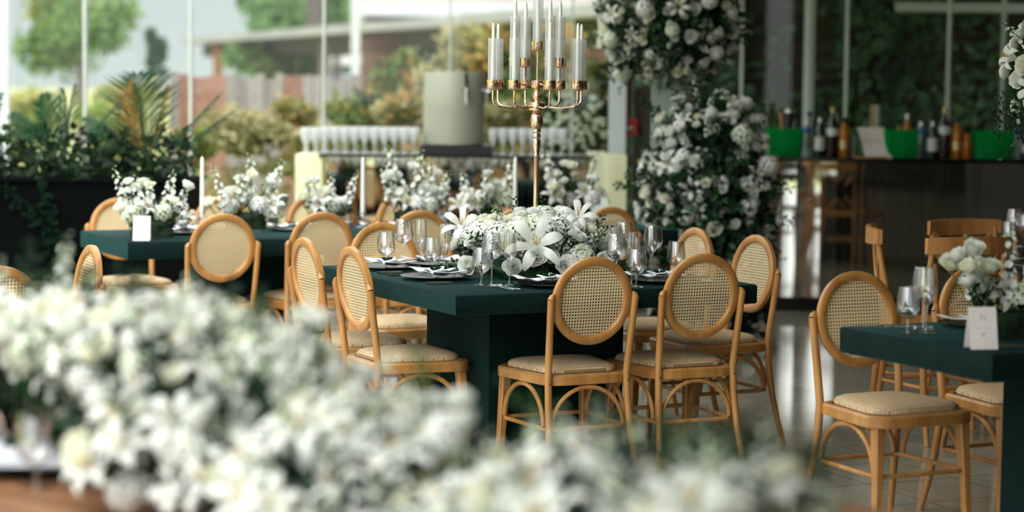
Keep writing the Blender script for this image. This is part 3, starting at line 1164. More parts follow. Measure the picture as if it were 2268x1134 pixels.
tubem = tubem.mesh('glass_tube', ang=70)


def mk_taper(h, r0=.0105, r1=.006):
    mb = MB().use('wax').lathe([(r0, 0), (r0, .01), ((r0 + r1) / 2, h * .6), (r1, h - .012), (r1 * .5, h - .002), (.0005, h)], 12)
    mb.use('wick').tube([(0, 0, h - .002), (.001, 0, h + .008)], .0008, 4)
    return mb.mesh('taper_candle')


tap = mk_taper(.262)
link_arm = {}


def arm_mesh(R0, z0, z1, name='arm'):
    mb = MB().use('brass')
    pts = [(.02, 0, z0), (R0 * .6, 0, z0 - .006), (R0 * .85, 0, z0)]
    for k in range(1, 7):
        a = pi / 2 * k / 6
        pts.append((R0 - .03 + .03 * sin(a), 0, z0 + .03 - .03 * cos(a)))
    pts.append((R0, 0, z1))
    return mb.tube(pts, .0042, 8).mesh(name)


a1 = arm_mesh(.186, zl0, zc0)
zu0, zuc = cz(420) - TOP, cz(335) - TOP
a2 = arm_mesh(.104, zu0, zuc)
for k in range(8):
    an = radians(15 + 45 * k)
    ar = link('arm', a1, cd, Matrix.Rotation(an, 4, 'Z'))
    cx, cy = .186 * cos(an), .186 * sin(an)
    link('cup', cupm, cd, TR(cx, cy, zc0))
    link('glass_tube', tubem, cd, TR(cx, cy, zc0 + .004))
    link('taper_candle', tap, cd, TR(cx, cy, zc0 + .006))
for k in range(4):
    an = radians(28 + 90 * k)
    link('arm', a2, cd, Matrix.Rotation(an, 4, 'Z'))
    cx, cy = .104 * cos(an), .104 * sin(an)
    link('cup', cupm, cd, TR(cx, cy, zuc))
    link('glass_tube', tubem, cd, TR(cx, cy, zuc + .004))
    link('taper_candle', tap, cd, TR(cx, cy, zuc + .006))
zt = cz(252) - TOP
link('cup', cupm, cd, TR(0, 0, zt)); link('glass_tube', tubem, cd, TR(0, 0, zt + .004)); link('taper_candle', tap, cd, TR(0, 0, zt + .006))


# ================================================================= TABLEWARE
def glass_parts(h, bowl_h, rb, rt, stem_r=.0032, foot=.034, rmax_at=.35):
    st = h - bowl_h
    foot_m = MB().use('glass').lathe([(foot, 0), (foot, .0015), (foot * .5, .004), (.006, .008)], 22).mesh('foot')
    stem_m = MB().use('glass').lathe([(.006, .008), (stem_r, .02), (stem_r, st - .012), (.006, st - .002)], 12).mesh('stem')
    pr = [(.004, st - .003)]
    n = 14
    for i in range(n + 1):
        t = i / n
        if t < rmax_at:
            rr = rb * sin(pi / 2 * (t / rmax_at)) ** .6 if t > 0 else .006
        else:
            u = (t - rmax_at) / (1 - rmax_at)
            rr = rb + (rt - rb) * (u ** 1.4)
        pr.append((rr, st + bowl_h * t))
    ins = [(max(r_ - .0013, .0005), z - (.0 if i else -.002)) for i, (r_, z) in enumerate(pr[1:])][::-1]
    bowl_m = MB().use('glass').lathe(pr + ins, 24).mesh('bowl', ang=80)
    return [('foot', foot_m), ('stem', stem_m), ('bowl', bowl_m)]


G = {
    'red': glass_parts(.205, .105, .041, .031),
    'flute': glass_parts(.205, .115, .0255, .023, rmax_at=.3, foot=.031),
    'white': glass_parts(.185, .085, .033, .026),
    'water': glass_parts(.148, .105, .038, .031, .005, .034),
}
GN = {'red': 'wine_glass', 'flute': 'champagne_flute', 'white': 'wine_glass', 'water': 'water_goblet'}
GC = {'red': 'wine glass', 'flute': 'champagne flute', 'white': 'wine glass', 'water': 'goblet'}


def glass(kind, loc, label, group):
    t = thing(GN[kind], label, GC[kind], loc, 0, group)
    for nm, me in G[kind]:
        link(nm, me, t)
    return t


MG = 'stemware on the candelabra table'
glist = [('water', .25, 1.25, 'short clear goblet nearest the far left corner of the candelabra table'),
         ('red', .30, 1.18, 'tall clear wine glass beside the far left goblet, on the candelabra table'),
         ('flute', .357, 1.13, 'champagne flute beside the tall wine glass before the far cane chair'),
         ('water', .302, .888, 'short goblet left of the white flowers behind the near folded napkin'),
         ('flute', .335, .835, 'champagne flute left of the white flowers, behind the near short goblet'),
         ('red', .39, .78, 'wine glass brushing the left edge of the white flowers'),
         ('water', .263, .335, 'short goblet in front of the flowers near the table corner'),
         ('red', .285, .29, 'tall wine glass in front of the flowers by the near corner fork'),
         ('flute', .367, .30, 'champagne flute in front of the flowers right of the near goblet'),
         ('red', .744, .13, 'tall wine glass left of the near cane chair, before the lily'),
         ('flute', .83, .16, 'champagne flute just behind the near left cane chair top'),
         ('water', .80, .07, 'short goblet half hidden behind the near left cane chair'),
         ('red', 1.12, .74, 'tall wine glass right of the white flowers'),
         ('water', 1.17, .72, 'short goblet in the cluster right of the white flowers'),
         ('white', 1.12, .84, 'slim wine glass touching the flowers on their right'),
         ('flute', 1.075, .441, 'champagne flute standing alone between the two near cane chairs'),
         ('red', 1.13, .52, 'wine glass right of the lone flute, above the right near chair'),
         ('water', 1.16, .38, 'short goblet directly behind the top of the right near chair')]
for k, e, n, lb in glist:
    glass(k, T(OM, e, n, TOP), lb, MG)
RG = 'stemware on the near right table'
glass('water', T(OR, .10, .55, TOP), 'short goblet at the left end of the near right table', RG)
glass('flute', T(OR, .15, .52, TOP), 'tall flute between two glasses at the left of the near right table', RG)
glass('red', T(OR, .20, .60, TOP), 'wine glass just left of the moss block on the near right table', RG)
QG = 'stemware cluster on the back right table'
for i, (x, y, k, lb) in enumerate(((2.37, 10.35, 'water', 'short goblet at the left of the back right glass cluster'), (2.41, 10.42, 'red', 'tall wine glass at the back left of the back right glass cluster'),
                          (2.47, 10.34, 'red', 'tall wine glass in the middle of the back right glass cluster'), (2.43, 10.28, 'white', 'slim wine glass at the front of the back right glass cluster'),
                          (2.50, 10.40, 'flute', 'flute at the right of the back right glass cluster'))):
    glass(k, (x, y, TOP), lb, QG)

# chargers with napkins, cutlery
chg = MB().use('charger').lathe([(.002, .004), (.10, .004), (.118, .008), (.158, .017), (.160, .0185), (.155, .020), (.116, .012), (.10, .009), (.002, .009)], 40).mesh('charger_plate', ang=60)


def napkin_mesh(seed):
    r = random.Random(seed)
    mb = MB().use('white')
    def leaf(ox, ang, L, W, lift, z0):
        n = 8
        vs = []; fs = []
        ca, sa = cos(ang), sin(ang)
        for i in range(n + 1):
            t = i / n
            wd = W * (.35 + .65 * t)
            zc = z0 + lift * t ** 1.5 + .004 * sin(t * 9)
            for j in range(5):
                u = -1 + j * .5
                x = ox + L * t; y = u * wd
                z = zc + .010 * abs(u) * (1 - t * .3)
                vs.append((ca * x - sa * y, sa * x + ca * y, z)); 
            for j in range(5):
                u = -1 + j * .5
                x = ox + L * t; y = u * wd
                vs.append((ca * x - sa * y, sa * x + ca * y, zc + .010 * abs(u) * (1 - t * .3) - .0035))
        for i in range(n):
            for j in range(4):
                a = i * 10 + j
                fs.append((a, a + 1, a + 11, a + 10)); fs.append((a + 5, a + 15, a + 16, a + 6))
            fs.append((i * 10, i * 10 + 10, i * 10 + 15, i * 10 + 5)); fs.append((i * 10 + 4, i * 10 + 9, i * 10 + 19, i * 10 + 14))
        a = n * 10
        for j in range(4):
            fs.append((a + j, a + j + 1, a + j + 6, a + j + 5))
        mb.add(vs, fs)
    leaf(.0, .1, .145, .085, .018, .018)
    leaf(.0, pi - .15, .145, .085, .016, .018)
    leaf(-.05, .5, .13, .05, .012, .028)
    leaf(-.05, pi + .5, .08, .05, .01, .028)
    return mb.mesh('folded_napkin', ang=70)


NAPS = [napkin_mesh(1), napkin_mesh(2)]
knot = MB().use('leaf_dark')
for i in range(10):
    a = i * 2.4
    mx = dirmx((0, 0, .008), (cos(a), sin(a), .5), 0, 1)
    knot.add([(0, 0, 0), (.003, .008, .015), (0, 0, .035), (.003, -.008, .015)], [(0, 1, 2), (0, 2, 3)], mx)
knot = knot.mesh('herb_sprig', False)


def fork_mesh():
    mb = MB().use('steel')
    mb.tube([(0, -.10, .004), (0, -.04, .003), (0, .02, .004), (0, .035, .006)], [.0055, .003, .0025, .004], 6, flat=.4)
    for x in (-.009, -.003, .003, .009):
        mb.tube([(x * .5, .035, .006), (x, .05, .005), (x, .07, .005), (x, .092, .009)], .0013, 5)
    mb.tube([(-.009, .045, .0055), (.009, .045, .0055)], .003, 5, flat=.5)
    return mb.mesh('fork')


def knife_mesh():
    mb = MB().use('steel')
    mb.tube([(0, -.10, .004), (0, -.05, .004), (0, .0, .004)], [.006, .005, .0045], 6, flat=.6)
    mb.add([(-.006, 0, .001), (.008, 0, .003), (.008, .08, .003), (.0, .11, .002), (-.006, .10, .001), (-.006, 0, .004), (.008, 0, .0045), (.008, .08, .0045), (0, .11, .0035), (-.006, .10, .004)],
           [(4, 3, 2, 1, 0), (5, 6, 7, 8, 9), (0, 1, 6, 5), (1, 2, 7, 6), (2, 3, 8, 7), (3, 4, 9, 8), (4, 0, 5, 9)])
    return mb.mesh('knife')


FORK, KNIFE = fork_mesh(), knife_mesh()


def setting(o, e, n, ang, where, sc=.95, cutl=True, cut2=True):
    """charger at table coords; ang = direction (table frame, radians) from guest to table middle"""
    loc = T(o, e, n, TOP)
    az = YAW + ang
    t = thing('charger_plate', 'dark charger plate ' + where, 'plate', loc, az - pi / 2)
    t.matrix_basis = t.matrix_basis
    bpy.data.objects.remove(t)
    p = link('charger_plate', chg, None, TR(loc.x, loc.y, loc.z, az - pi / 2, s=sc))
    tag(p, 'dark charger plate ' + where, 'plate', 'charger plates')
    q = link('folded_napkin', NAPS[int(e * 100) % 2], None, TR(loc.x, loc.y, loc.z + .004, az - pi / 2, s=sc))
    tag(q, 'folded white napkin with a sprig, on the charger ' + where, 'napkin', 'folded napkins')
    link('herb_sprig', knot, q, TR(0, 0, .030))
    fw = Vector((cos(az), sin(az), 0)); rt = Vector((sin(az), -cos(az), 0))
    if cutl:
        for j, dx in enumerate((-.185, -.21)):
            c = loc + rt * dx - fw * .02
            f = link('fork', FORK, None, TR(c.x, c.y, c.z, az - pi / 2))
            tag(f, ('inner' if j == 0 else 'outer') + ' steel fork left of the charger ' + where, 'fork', 'forks')
        for j, dx in enumerate((.182, .206)):
            if not cut2:
                break
            c = loc + rt * dx - fw * .02
            f = link('knife', KNIFE, None, TR(c.x, c.y, c.z, az - pi / 2))
            tag(f, ('inner' if j == 0 else 'outer') + ' steel knife right of the charger ' + where, 'knife', 'knives')


setting(OM, .20, .63, 0, 'at the near left place, candelabra table', .88)
setting(OM, .20, 1.12, 0, 'at the far left place, candelabra table', .88)
setting(OM, .49, .20, pi / 2, 'left of the near cane chair', .88)
setting(OM, .98, .20, pi / 2, 'behind the two near cane chairs', .88)
setting(OM, .45, 1.20, -pi / 2, 'at the far side, candelabra table', .88, False)
setting(OM, 1.13, 1.05, pi, 'at the right end, candelabra table', .88, True, False)
setting(OL, .42, .45, pi / 2, 'by the left votive, far table', .82, True, False)
setting(OL, 1.02, .50, pi / 2, 'between two left chairs, far table', .82, True, False)
setting(OL, 1.50, .40, pi / 2, 'left of the third chair, far table', .82, False)
setting(OR, .42, .60, -pi / 2, 'beyond the moss block, right table', .82, False)
setting(OR, .50, .10, pi / 2, 'at the front edge, right table', .6, False)
for i, (e, n, a) in enumerate(((.12, .70, .9), (.15, .69, .95), (.17, .67, 1.0))):
    c = T(OR, e, n, TOP)
    tag(link('knife', KNIFE, None, TR(c.x, c.y, c.z, YAW + a)), ('left', 'middle', 'right')[i] + ' knife of three behind the left goblet, near right table', 'knife', 'knives')
for i, (e, n) in enumerate(((.20, .07), (.21, .10), (.22, .13))):
    c = T(OR, e, n, TOP)
    tag(link('fork', FORK, None, TR(c.x, c.y, c.z, -1.25)), ('left', 'middle', 'right')[i] + ' fork of three before the tent card, near right table', 'fork', 'forks')


def tent_card(loc, rz, label, h=.115, wd=.075):
    t = thing('tent_card', label, 'card', loc, rz)
    mb = MB().use('card')
    for sg in (-1, 1):
        mb.add([(-wd / 2, sg * .03, 0), (wd / 2, sg * .03, 0), (wd / 2, 0, h), (-wd / 2, 0, h),
                (-wd / 2, sg * .0315, 0), (wd / 2, sg * .0315, 0), (wd / 2, sg * .0015, h), (-wd / 2, sg * .0015, h)],
               [(0, 1, 2, 3), (4, 5, 6, 7), (0, 1, 5, 4), (1, 2, 6, 5), (2, 3, 7, 6), (3, 0, 4, 7)])
    link('folded_card', mb.mesh('folded_card', False), t)
    mb = MB().use('print')
    n = Vector((0, -h, -.03)).normalized()
    def P(x, t_):
        return Vector((x, -.0322 * (1 - t_) - .0018, h * t_)) + Vector((0, -.0004, 0))
    def bar(x0, x1, t0, t1):
        mb.add([P(x0, t0), P(x1, t0), P(x1, t1), P(x0, t1)], [(0, 1, 2, 3)])
    # small monogram, two lines of script
    bar(-.008, -.005, .72, .82); bar(-.005, .002, .80, .82); bar(.004, .007, .70, .80); bar(.0, .007, .70, .715)
    for x in (-.018, -.010, -.002, .006, .014):
        bar(x, x + .005, .50, .515)
    bar(-.006, -.003, .30, .40); bar(.0, .003, .30, .40); bar(.003, .008, .385, .40)
    link('printed_text', mb.mesh('printed_text', False), t)
    return t


tent_card(T(OR, .06, .13, TOP), .12, 'white tent card with faint script on the near right table', .125, .085)
tent_card(T(OL, .10, .10, TOP), .05, 'white tent card at the left corner of the far table', .118, .082)

# candles and holders on the far table
votg = MB().use('glass').lathe([(.001, .003), (.034, .003), (.036, .01), (.038, .085), (.036, .085), (.034, .012), (.001, .010)], 20).mesh('glass_cup', ang=60)
votw = MB().use('wax').lathe([(.001, .012), (.032, .012), (.033, .055), (.001, .055)], 16).mesh('candle_wax')


def votive(loc, label):
    t = thing('votive_candle', label, 'candle', loc, 0, 'votive candles on the far table')
    link('glass_cup', votg, t); link('candle_wax', votw, t)


votive(T(OL, .47, .62, TOP), 'votive candle in a clear cup left of the leftmost cane chair')
votive(T(OL, 1.02, .80, TOP), 'votive candle left of the pedestal hurricane on the far table')
votive(T(OL, 1.25, .33, TOP), 'votive candle below the middle taper on the far table')
votive(T(OL, 1.93, .60, TOP), 'votive candle left of the candelabra flowers on the far table')
hurg = MB().use('glass').lathe([(.04, 0), (.04, .004), (.012, .012), (.010, .02), (.030, .04), (.034, .05), (.012, .066), (.014, .075), (.034, .10), (.040, .13), (.052, .168), (.049, .168), (.037, .13), (.012, .085)], 22).mesh('glass_holder', ang=60)
hurw = MB().use('wax').lathe([(.001, .095), (.030, .098), (.036, .13), (.047, .163), (.001, .163)], 16).mesh('candle_wax')
for e, n, lb in ((1.11, .90, 'footed hurricane candle between the first two cane chairs of the far table'), (2.02, .82, 'footed hurricane candle left of the candelabra, above the third cane chair')):
    t = thing('hurricane_candle', lb, 'candle', T(OL, e, n, TOP), 0, 'hurricane candles')
    link('glass_holder', hurg, t); link('candle_wax', hurw, t)
hold = MB().use('glass').lathe([(.038, 0), (.038, .005), (.012, .014), (.026, .03), (.012, .045), (.028, .062), (.016, .075), (.017, .09), (.001, .09)], 18).mesh('glass_holder', ang=60)
tap2 = mk_taper(.30, .013, .008)
for e, n, lb in ((.64, 1.00 - .18, 'white taper candle in a glass holder, leftmost of the far table'), (1.46, .60, 'white taper candle in a glass holder before the bar front, middle one'),
                 (2.34, .55, 'white taper candle close left of the candelabra stem')):
    t = thing('taper_candlestick', lb, 'candle', T(OL, e, n, TOP), 0, 'taper candles on the far table')
    link('glass_holder', hold, t); link('taper_candle', tap2, t, TR(0, 0, .078))

# black bowl with napkin on the back right table
t = thing('salad_bowl', 'black bowl at the edge of the back right table', 'bowl', (2.42, 9.95, TOP))
link('bowl_body', MB().use('charger').lathe([(.04, 0), (.08, .02), (.105, .06), (.10, .06), (.075, .025), (.002, .008)], 28).mesh('bowl_body', ang=60), t)
link('napkin', NAPS[0], t, TR(0, 0, .03, s=.7))

# ================================================================= FOREGROUND FLOWERS
fg = thing('flower_garland', 'long blurred bank of white lilies and stock in the foreground', 'flower arrangement', (0, 0, TOP))
P0 = Vector((-1.3, 4.75, 0)); P1 = Vector((.33, 3.1, 0))
AX = (P1 - P0).normalized(); PR = Vector((AX.y, -AX.x, 0))  # towards the camera
rf = random.Random(99)
L = (P1 - P0).length


def hgt(t):
    pts = [(0, .30), (.15, .30), (.3, .33), (.45, .35), (.52, .31), (.6, .25), (.68, .21), (.72, .13), (.745, .09), (.77, .11), (.8, .14), (.85, .20), (.9, .20), (.945, .18), (1, .21)]
    for (a, b), (c, d) in zip(pts, pts[1:]):
        if a <= t <= c:
            return b + (d - b) * (t - a) / (c - a)
    return .1


base_m = MB().use('leaf_dark')
for i in range(2600):
    t0 = rf.random(); v0 = rf.uniform(-.8, .3 if t0 < .36 else .85)
    h0 = hgt(t0) * sqrt(1 - abs(v0) ** 2.2)
    c = P0 + AX * (L * t0) + PR * (v0 * .24) + Vector((0, 0, .07 + max(0, h0 - .07) * rf.uniform(0, .85)))
    a = Vector((rf.gauss(0, 1), rf.gauss(0, 1), rf.gauss(0, 1))).normalized()
    b = a.cross(Vector((rf.gauss(0, 1), rf.gauss(0, 1), rf.gauss(0, 1)))).normalized(); s_ = rf.uniform(.04, .08)
    base_m.add([c, c + a * s_ * .5 + b * s_ * .3, c + a * s_, c + a * s_ * .5 - b * s_ * .3], [(0, 1, 2, 3)])
link('foliage', base_m.mesh('foliage', False), fg)


def fgspot(t, v):
    """v -1 back .. 1 front edge of the bank"""
    h = hgt(t)
    prof = sqrt(max(0, 1 - abs(v) ** 2.2))
    p = P0 + AX * (L * t) + PR * (v * .26)
    z = h * prof
    nn = (PR * v * .9 + Vector((0, 0, .25 + prof))).normalized()
    return Vector((p.x, p.y, max(z, .06))), nn


fsp = []
for i in range(900):
    t = rf.uniform(-.02, 1.03); v = 1 - 1.7 * rf.random() ** 1.25
    tt = min(max(t, 0), 1)
    p, nn = fgspot(tt, v); p += AX * (L * (t - tt))
    if t < .34 and v > .62 or t < .42 and v > .85:
        continue
    up = Vector((0, 0, .5))
    k = ('lily', 'rose', 'stock_stem', 'hydrangea', 'leafy_sprig', 'lily', 'stock_stem', 'leafy_sprig', 'rose', 'stock_stem')[i % 10]
    if k == 'stock_stem':
        fsp.append((k, p - nn * .12, nn + Vector((rf.uniform(-.4, .4), rf.uniform(-.3, .2), .6)), rf.uniform(.55, .8)))
    elif k == 'leafy_sprig':
        fsp.append((k, p - nn * .06, nn + Vector((rf.uniform(-.3, .3), rf.uniform(-.3, .3), .3)), .7))
    elif k == 'hydrangea':
        fsp.append((k, p - nn * .03, nn, rf.uniform(.6, .85)))
    elif k == 'lily':
        fsp.append((k, p + nn * rf.uniform(-.02, .01), nn + Vector((rf.uniform(-.6, .6), rf.uniform(-.4, .4), 0)), rf.uniform(.5, .8)))
    else:
        fsp.append((k, p + nn * rf.uniform(-.02, .02), nn + Vector((rf.uniform(-.3, .3), rf.uniform(-.3, .3), 0)), rf.uniform(.7, 1.05)))
flower_batch(fg, fsp, 90)
# single tall blooms breaking the outline
for t, v, h, k in ((.235, .0, .44, 'stock_stem'), (.215, .1, .41, 'leafy_sprig'), (.60, .1, .40, 'stock_stem'), (.615, .2, .37, 'rose'), (.585, .1, .37, 'rose'), (.57, .1, .36, 'stock_stem'),
                   (.765, .2, .27, 'rose'), (.77, .2, .24, 'rose'), (.76, .3, .22, 'hydrangea'), (.80, .0, .22, 'leafy_sprig'), (.72, .1, .36, 'leafy_sprig'), (.83, .1, .33, 'leafy_sprig'),
                   (.97, .0, .30, 'stock_stem'), (1.0, 0, .28, 'stock_stem'), (.94, 0, .28, 'leafy_sprig'), (.15, -.2, .36, 'leafy_sprig')):
    p = P0 + AX * (L * t) + PR * (v * .2)
    st = MB().use('stem').tube([(p.x, p.y, .0), (p.x + .01, p.y, h * .5), (p.x, p.y, h - .02)], .003, 5).mesh('flower_stem')
    link('flower_stem', st, fg)
    zz = h - (.16 if k == 'stock_stem' else .10 if k == 'leafy_sprig' else 0)
    flower(k, fg, (p.x, p.y, zz), (rf.uniform(-.3, .3), rf.uniform(-.3, .1), 1), .7)

# things on the foreground table
mb = MB().use('white')
mb.box(-.09, .09, -.12, .12, 0, .018)
tag(link('folded_napkin', mb.mesh('napkin', False), None, TR(-.955, 4.34, TOP + .02, .1)), 'blurred folded white napkin at the bottom left of the foreground table', 'napkin')
p = link('charger_plate', chg, None, TR(-.96, 4.33, TOP, 0, s=1.1))
tag(p, 'blurred dark plate at the bottom left of the foreground table', 'plate')
for x, y, k, lb in ((-.80, 4.17, 'red', 'blurred wine glass before the foreground flowers, bottom left'), (-.905, 4.11, 'water', 'blurred short goblet by the napkin, bottom left'),
                    (-.755, 4.30, 'flute', 'blurred flute at the bottom left before the green leaves')):
    glass(k, (x, y, TOP), lb, 'blurred foreground stemware')
tag(link('fork', FORK, None, TR(-.70, 4.15, TOP, .4)), 'blurred steel fork lying at the very bottom of the foreground table', 'fork')

# ================================================================= TALL FLORALS
def big_floral(o, rx, rz, n, seed, parent, zc, cen=(0, 0), squash=None):
    pts = dome_points(n, seed, rx, rx * .8, rz, -1, 1)
    r = random.Random(seed)
    sp_ = []
    for i, (p, nn) in enumerate(pts):
        if p.y > .35 * rx:
            continue
        j = r.uniform(.80, 1.1)
        p = Vector((p.x * j, p.y * j, p.z * j))
        nn = Vector((p.x, p.y - .1, p.z * .6)).normalized()
        k = ('rose', 'rose', 'hydrangea', 'stock_stem', 'rose', 'rose', 'rose', 'leafy_sprig', 'stock_stem', 'rose', 'lily', 'leafy_sprig')[i % 12]
        q = Vector((cen[0] + p.x, cen[1] + p.y, zc + p.z))
        if k == 'stock_stem':
            sp_.append((k, q - nn * .12, nn, .8))
        elif k == 'leafy_sprig':
            sp_.append((k, q - nn * .03, nn, 1.1))
        else:
            sp_.append((k, q, nn, r.uniform(.6, 1.2) * (1.05 if k == 'hydrangea' else .8 if k == 'lily' else 1)))
    flower_batch(parent, sp_)


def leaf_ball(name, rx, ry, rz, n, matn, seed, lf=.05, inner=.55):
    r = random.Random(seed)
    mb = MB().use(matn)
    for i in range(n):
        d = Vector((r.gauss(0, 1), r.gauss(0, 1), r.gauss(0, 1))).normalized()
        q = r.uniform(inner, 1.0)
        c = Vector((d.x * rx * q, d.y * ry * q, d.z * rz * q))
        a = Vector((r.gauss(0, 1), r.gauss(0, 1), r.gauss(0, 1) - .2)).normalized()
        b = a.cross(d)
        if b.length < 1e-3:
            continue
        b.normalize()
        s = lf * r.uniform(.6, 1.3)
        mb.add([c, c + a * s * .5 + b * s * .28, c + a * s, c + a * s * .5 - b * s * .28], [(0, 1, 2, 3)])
    return mb.mesh(name, False)


# upper arrangement on a clear plinth
f1 = thing('flower_stand', 'huge round white arrangement on a tall clear plinth, top centre right', 'flower arrangement', (.93, 13.15, 0))
mbx = MB().use('acrylic').box(-.095, .095, -.095, .095, 0, 1.60)
link('clear_plinth', mbx.mesh('plinth', False), f1)
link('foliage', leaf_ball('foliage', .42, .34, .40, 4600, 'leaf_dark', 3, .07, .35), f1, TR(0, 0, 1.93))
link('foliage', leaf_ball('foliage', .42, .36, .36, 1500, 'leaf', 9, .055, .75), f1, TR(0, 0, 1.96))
big_floral(f1, .42, .38, 380, 51, f1, 1.95)
# lower arrangement, tall mound on the floor
f2 = thing('flower_pillar', 'towering mound of white roses standing on the floor right of the candelabra', 'flower arrangement', (1.13, 12.55, 0))
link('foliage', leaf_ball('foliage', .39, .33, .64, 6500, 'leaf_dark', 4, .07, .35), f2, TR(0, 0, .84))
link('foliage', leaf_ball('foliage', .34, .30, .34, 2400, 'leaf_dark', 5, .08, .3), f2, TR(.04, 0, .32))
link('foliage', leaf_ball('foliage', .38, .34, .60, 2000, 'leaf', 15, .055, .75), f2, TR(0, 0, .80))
big_floral(f2, .38, .62, 470, 52, f2, .86)
for i in range(12):
    flower('rose', f2, (R.uniform(-.3, .3), -.25, R.uniform(.02, .2)), (0, -1, .3), 1)
# right edge arrangement on a slim stand
f3 = thing('flower_stand', 'tall white rose arrangement cut by the right edge of the picture', 'flower arrangement', (2.085, 8.25, 0))
link('stand_pole', MB().use('brass').lathe([(.13, 0), (.13, .012), (.012, .02), (.010, 1.35), (.04, 1.37), (.001, 1.38)], 20).mesh('pole'), f3)
link('foliage', leaf_ball('foliage', .19, .19, .20, 1100, 'leaf', 6, .04, .3), f3, TR(0, 0, 1.60))
for i, (p, nn) in enumerate(dome_points(64, 61, .215, .2, .22, -.85, 1)):
    if p.y > .1:
        continue
    k = ('rose', 'rose', 'lily', 'rose', 'stock_stem', 'leafy_sprig')[i % 6]
    q = p + Vector((0, 0, 1.60))
    flower(k, f3, q - nn * (.1 if k in ('stock_stem', 'leafy_sprig') else 0), nn, .8 if k != 'rose' else 1.0)
for i in range(5):
    flower('leafy_sprig', f3, (-.12, -.05, 1.42 + .02 * i), (-.6 - .1 * i, -.2, -.6 + .1 * i), 1.2, 2)

# ================================================================= BARS
def facet_front(x0, x1, n, z0, z1, y, seed, turned=()):
    r = random.Random(seed)
    mb = MB().use('mirror')
    wd = (x1 - x0) / n
    for i in range(n):
        a = x0 + i * wd
        j = r.uniform(-.006, .006) * wd
        for t0, t1, ang in turned:
            if t0 <= a + wd / 2 <= t1:
                j = ang * wd / 2
        mb.add([(a + .0015, y - j, z0), (a + wd - .0015, y + j, z0), (a + wd - .0015, y + j, z1), (a + .0015, y - j, z1)], [(0, 1, 2, 3)])
    mb.use('black').box(x0, x1, y + .022, y + .03, z0, z1)
    mb.use('plaster')
    for i in range(1, n):
        a = x0 + i * wd
        mb.box(a - .0005, a + .0005, y - .001, y + .006, z0, z1)
    return mb.mesh('mirror_front', False)


BH = 1.055
b2 = thing('bar_counter', 'long mirrored bar counter with bottles at the right back', 'bar', (0, 14.8, 0))
link('counter_top', box1('counter_top', 'bar_black', 1.62, 5.2, -.06, .62, BH - .025, BH), b2)
link('mirror_front', facet_front(1.66, 5.16, 64, .10, BH - .025, 0, 3, ((1.95, 2.12, -.097),)), b2)
link('counter_body', box1('counter_body', 'black', 1.68, 5.14, .03, .58, .10, BH - .025), b2)
link('plinth_base', box1('plinth_base', 'black', 1.68, 5.14, .04, .56, 0, .10), b2)
b1 = thing('bar_counter', 'mirrored bar with rows of flutes and pale cream ends, behind the candelabra', 'bar', (0, 14.6, 0))
link('counter_top', box1('counter_top', 'bar_black', -1.30, .55, -.05, .60, BH - .02, BH), b1)
link('mirror_front', facet_front(-1.26, .50, 32, .10, BH - .02, 0, 4), b1)
link('counter_body', box1('counter_body', 'black', -1.25, .49, .03, .58, 0, BH - .02), b1)
link('end_panel', box1('end_panel', 'cream_reflection', -1.46, -1.28, -.03, .5, 0, BH - .01), b1)
link('end_panel', box1('end_panel', 'cream_reflection', .51, .63, -.02, .5, BH - .22, BH + .02), b1)
link('end_panel', box1('end_panel', 'cream_reflection', .63, .76, -.06, .5, 0, BH + .01), b1)
link('end_panel', box1('end_panel', 'grey_steel', .51, .63, -.02, .5, 0, BH - .22), b1)

# flutes on the left bar
flm = MB().use('ribglass')
flm.lathe([(.027, 0), (.027, .002), (.006, .01), (.004, .05), (.006, .062), (.024, .10), (.030, .14), (.031, .178), (.029, .178), (.028, .14), (.022, .105), (.001, .07)], 12)
flm = flm.mesh('bar_glass')
GL = 'champagne glasses standing in rows on the left bar'
for i in range(27):
    x = -1.40 + i * .0665
    for j in range(4):
        if -.62 < x < -.14:
            continue
        o = link('bar_glass', flm, None, TR(x, 14.60 + j * .075, BH + (0 if x > -1.28 else -.008)))
        tag(o, 'clear stemmed bar glass standing in the dense rows on the left bar top', 'glass', GL)

# keg with taps
kg = thing('beer_keg', 'sage grey beer keg with two chrome taps on the left bar', 'keg', (-.405, 14.76, BH))
link('keg_base', box1('keg_base', 'black', -.22, .26, -.2, .2, 0, .062), kg)
link('keg_body', MB().use('keg').lathe([(.001, .062), (.195, .062), (.203, .07), (.207, .30), (.203, .545), (.198, .552), (.001, .552)], 40).mesh('keg_body', ang=40), kg)
for x, y in ((.075, -.195), (.19, -.085)):
    an = math.atan2(y, x)
    tp = link('tap', MB().use('steel').tube([(0, 0, 0), (.035, 0, 0), (.06, 0, -.005)], .009, 8).tube([(.035, 0, .02), (.035, 0, -.03), (.040, 0, -.09)], [.010, .009, .006], 8).tube([(.035, -.03, 0), (.035, .03, 0)], .006, 8).mesh('tap'), kg, TR(x, y, .43, an))
    link('tap_handle', MB().use('black').tube([(.035, 0, .02), (.035, 0, .05), (.034, 0, .115)], [.006, .011, .013], 10).mesh('tap_handle'), tp)


# bottles
def bottle_mesh(h, r, neck=.014, matn='b_green', shoulder=.62):
    sh = h * shoulder
    mb = MB().use(matn)
    mb.lathe([(.001, .002), (r * .93, .002), (r, .01), (r, sh), (r * .92, sh + .018), (neck * 1.3, sh + .06), (neck, sh + .075), (neck, h - .03), (neck * 1.15, h - .028)], 18)
    return mb.mesh('bottle_body', ang=40)


def cap_mesh(h, neck, matn):
    return MB().use(matn).lathe([(neck * 1.18, h - .035), (neck * 1.18, h), (.001, h)], 12).mesh('cap')


def lab_mesh(r, z0, z1, matn):
    return MB().use(matn).lathe([(r + .0008, z0), (r + .0008, z1)], 18).mesh('label_band')


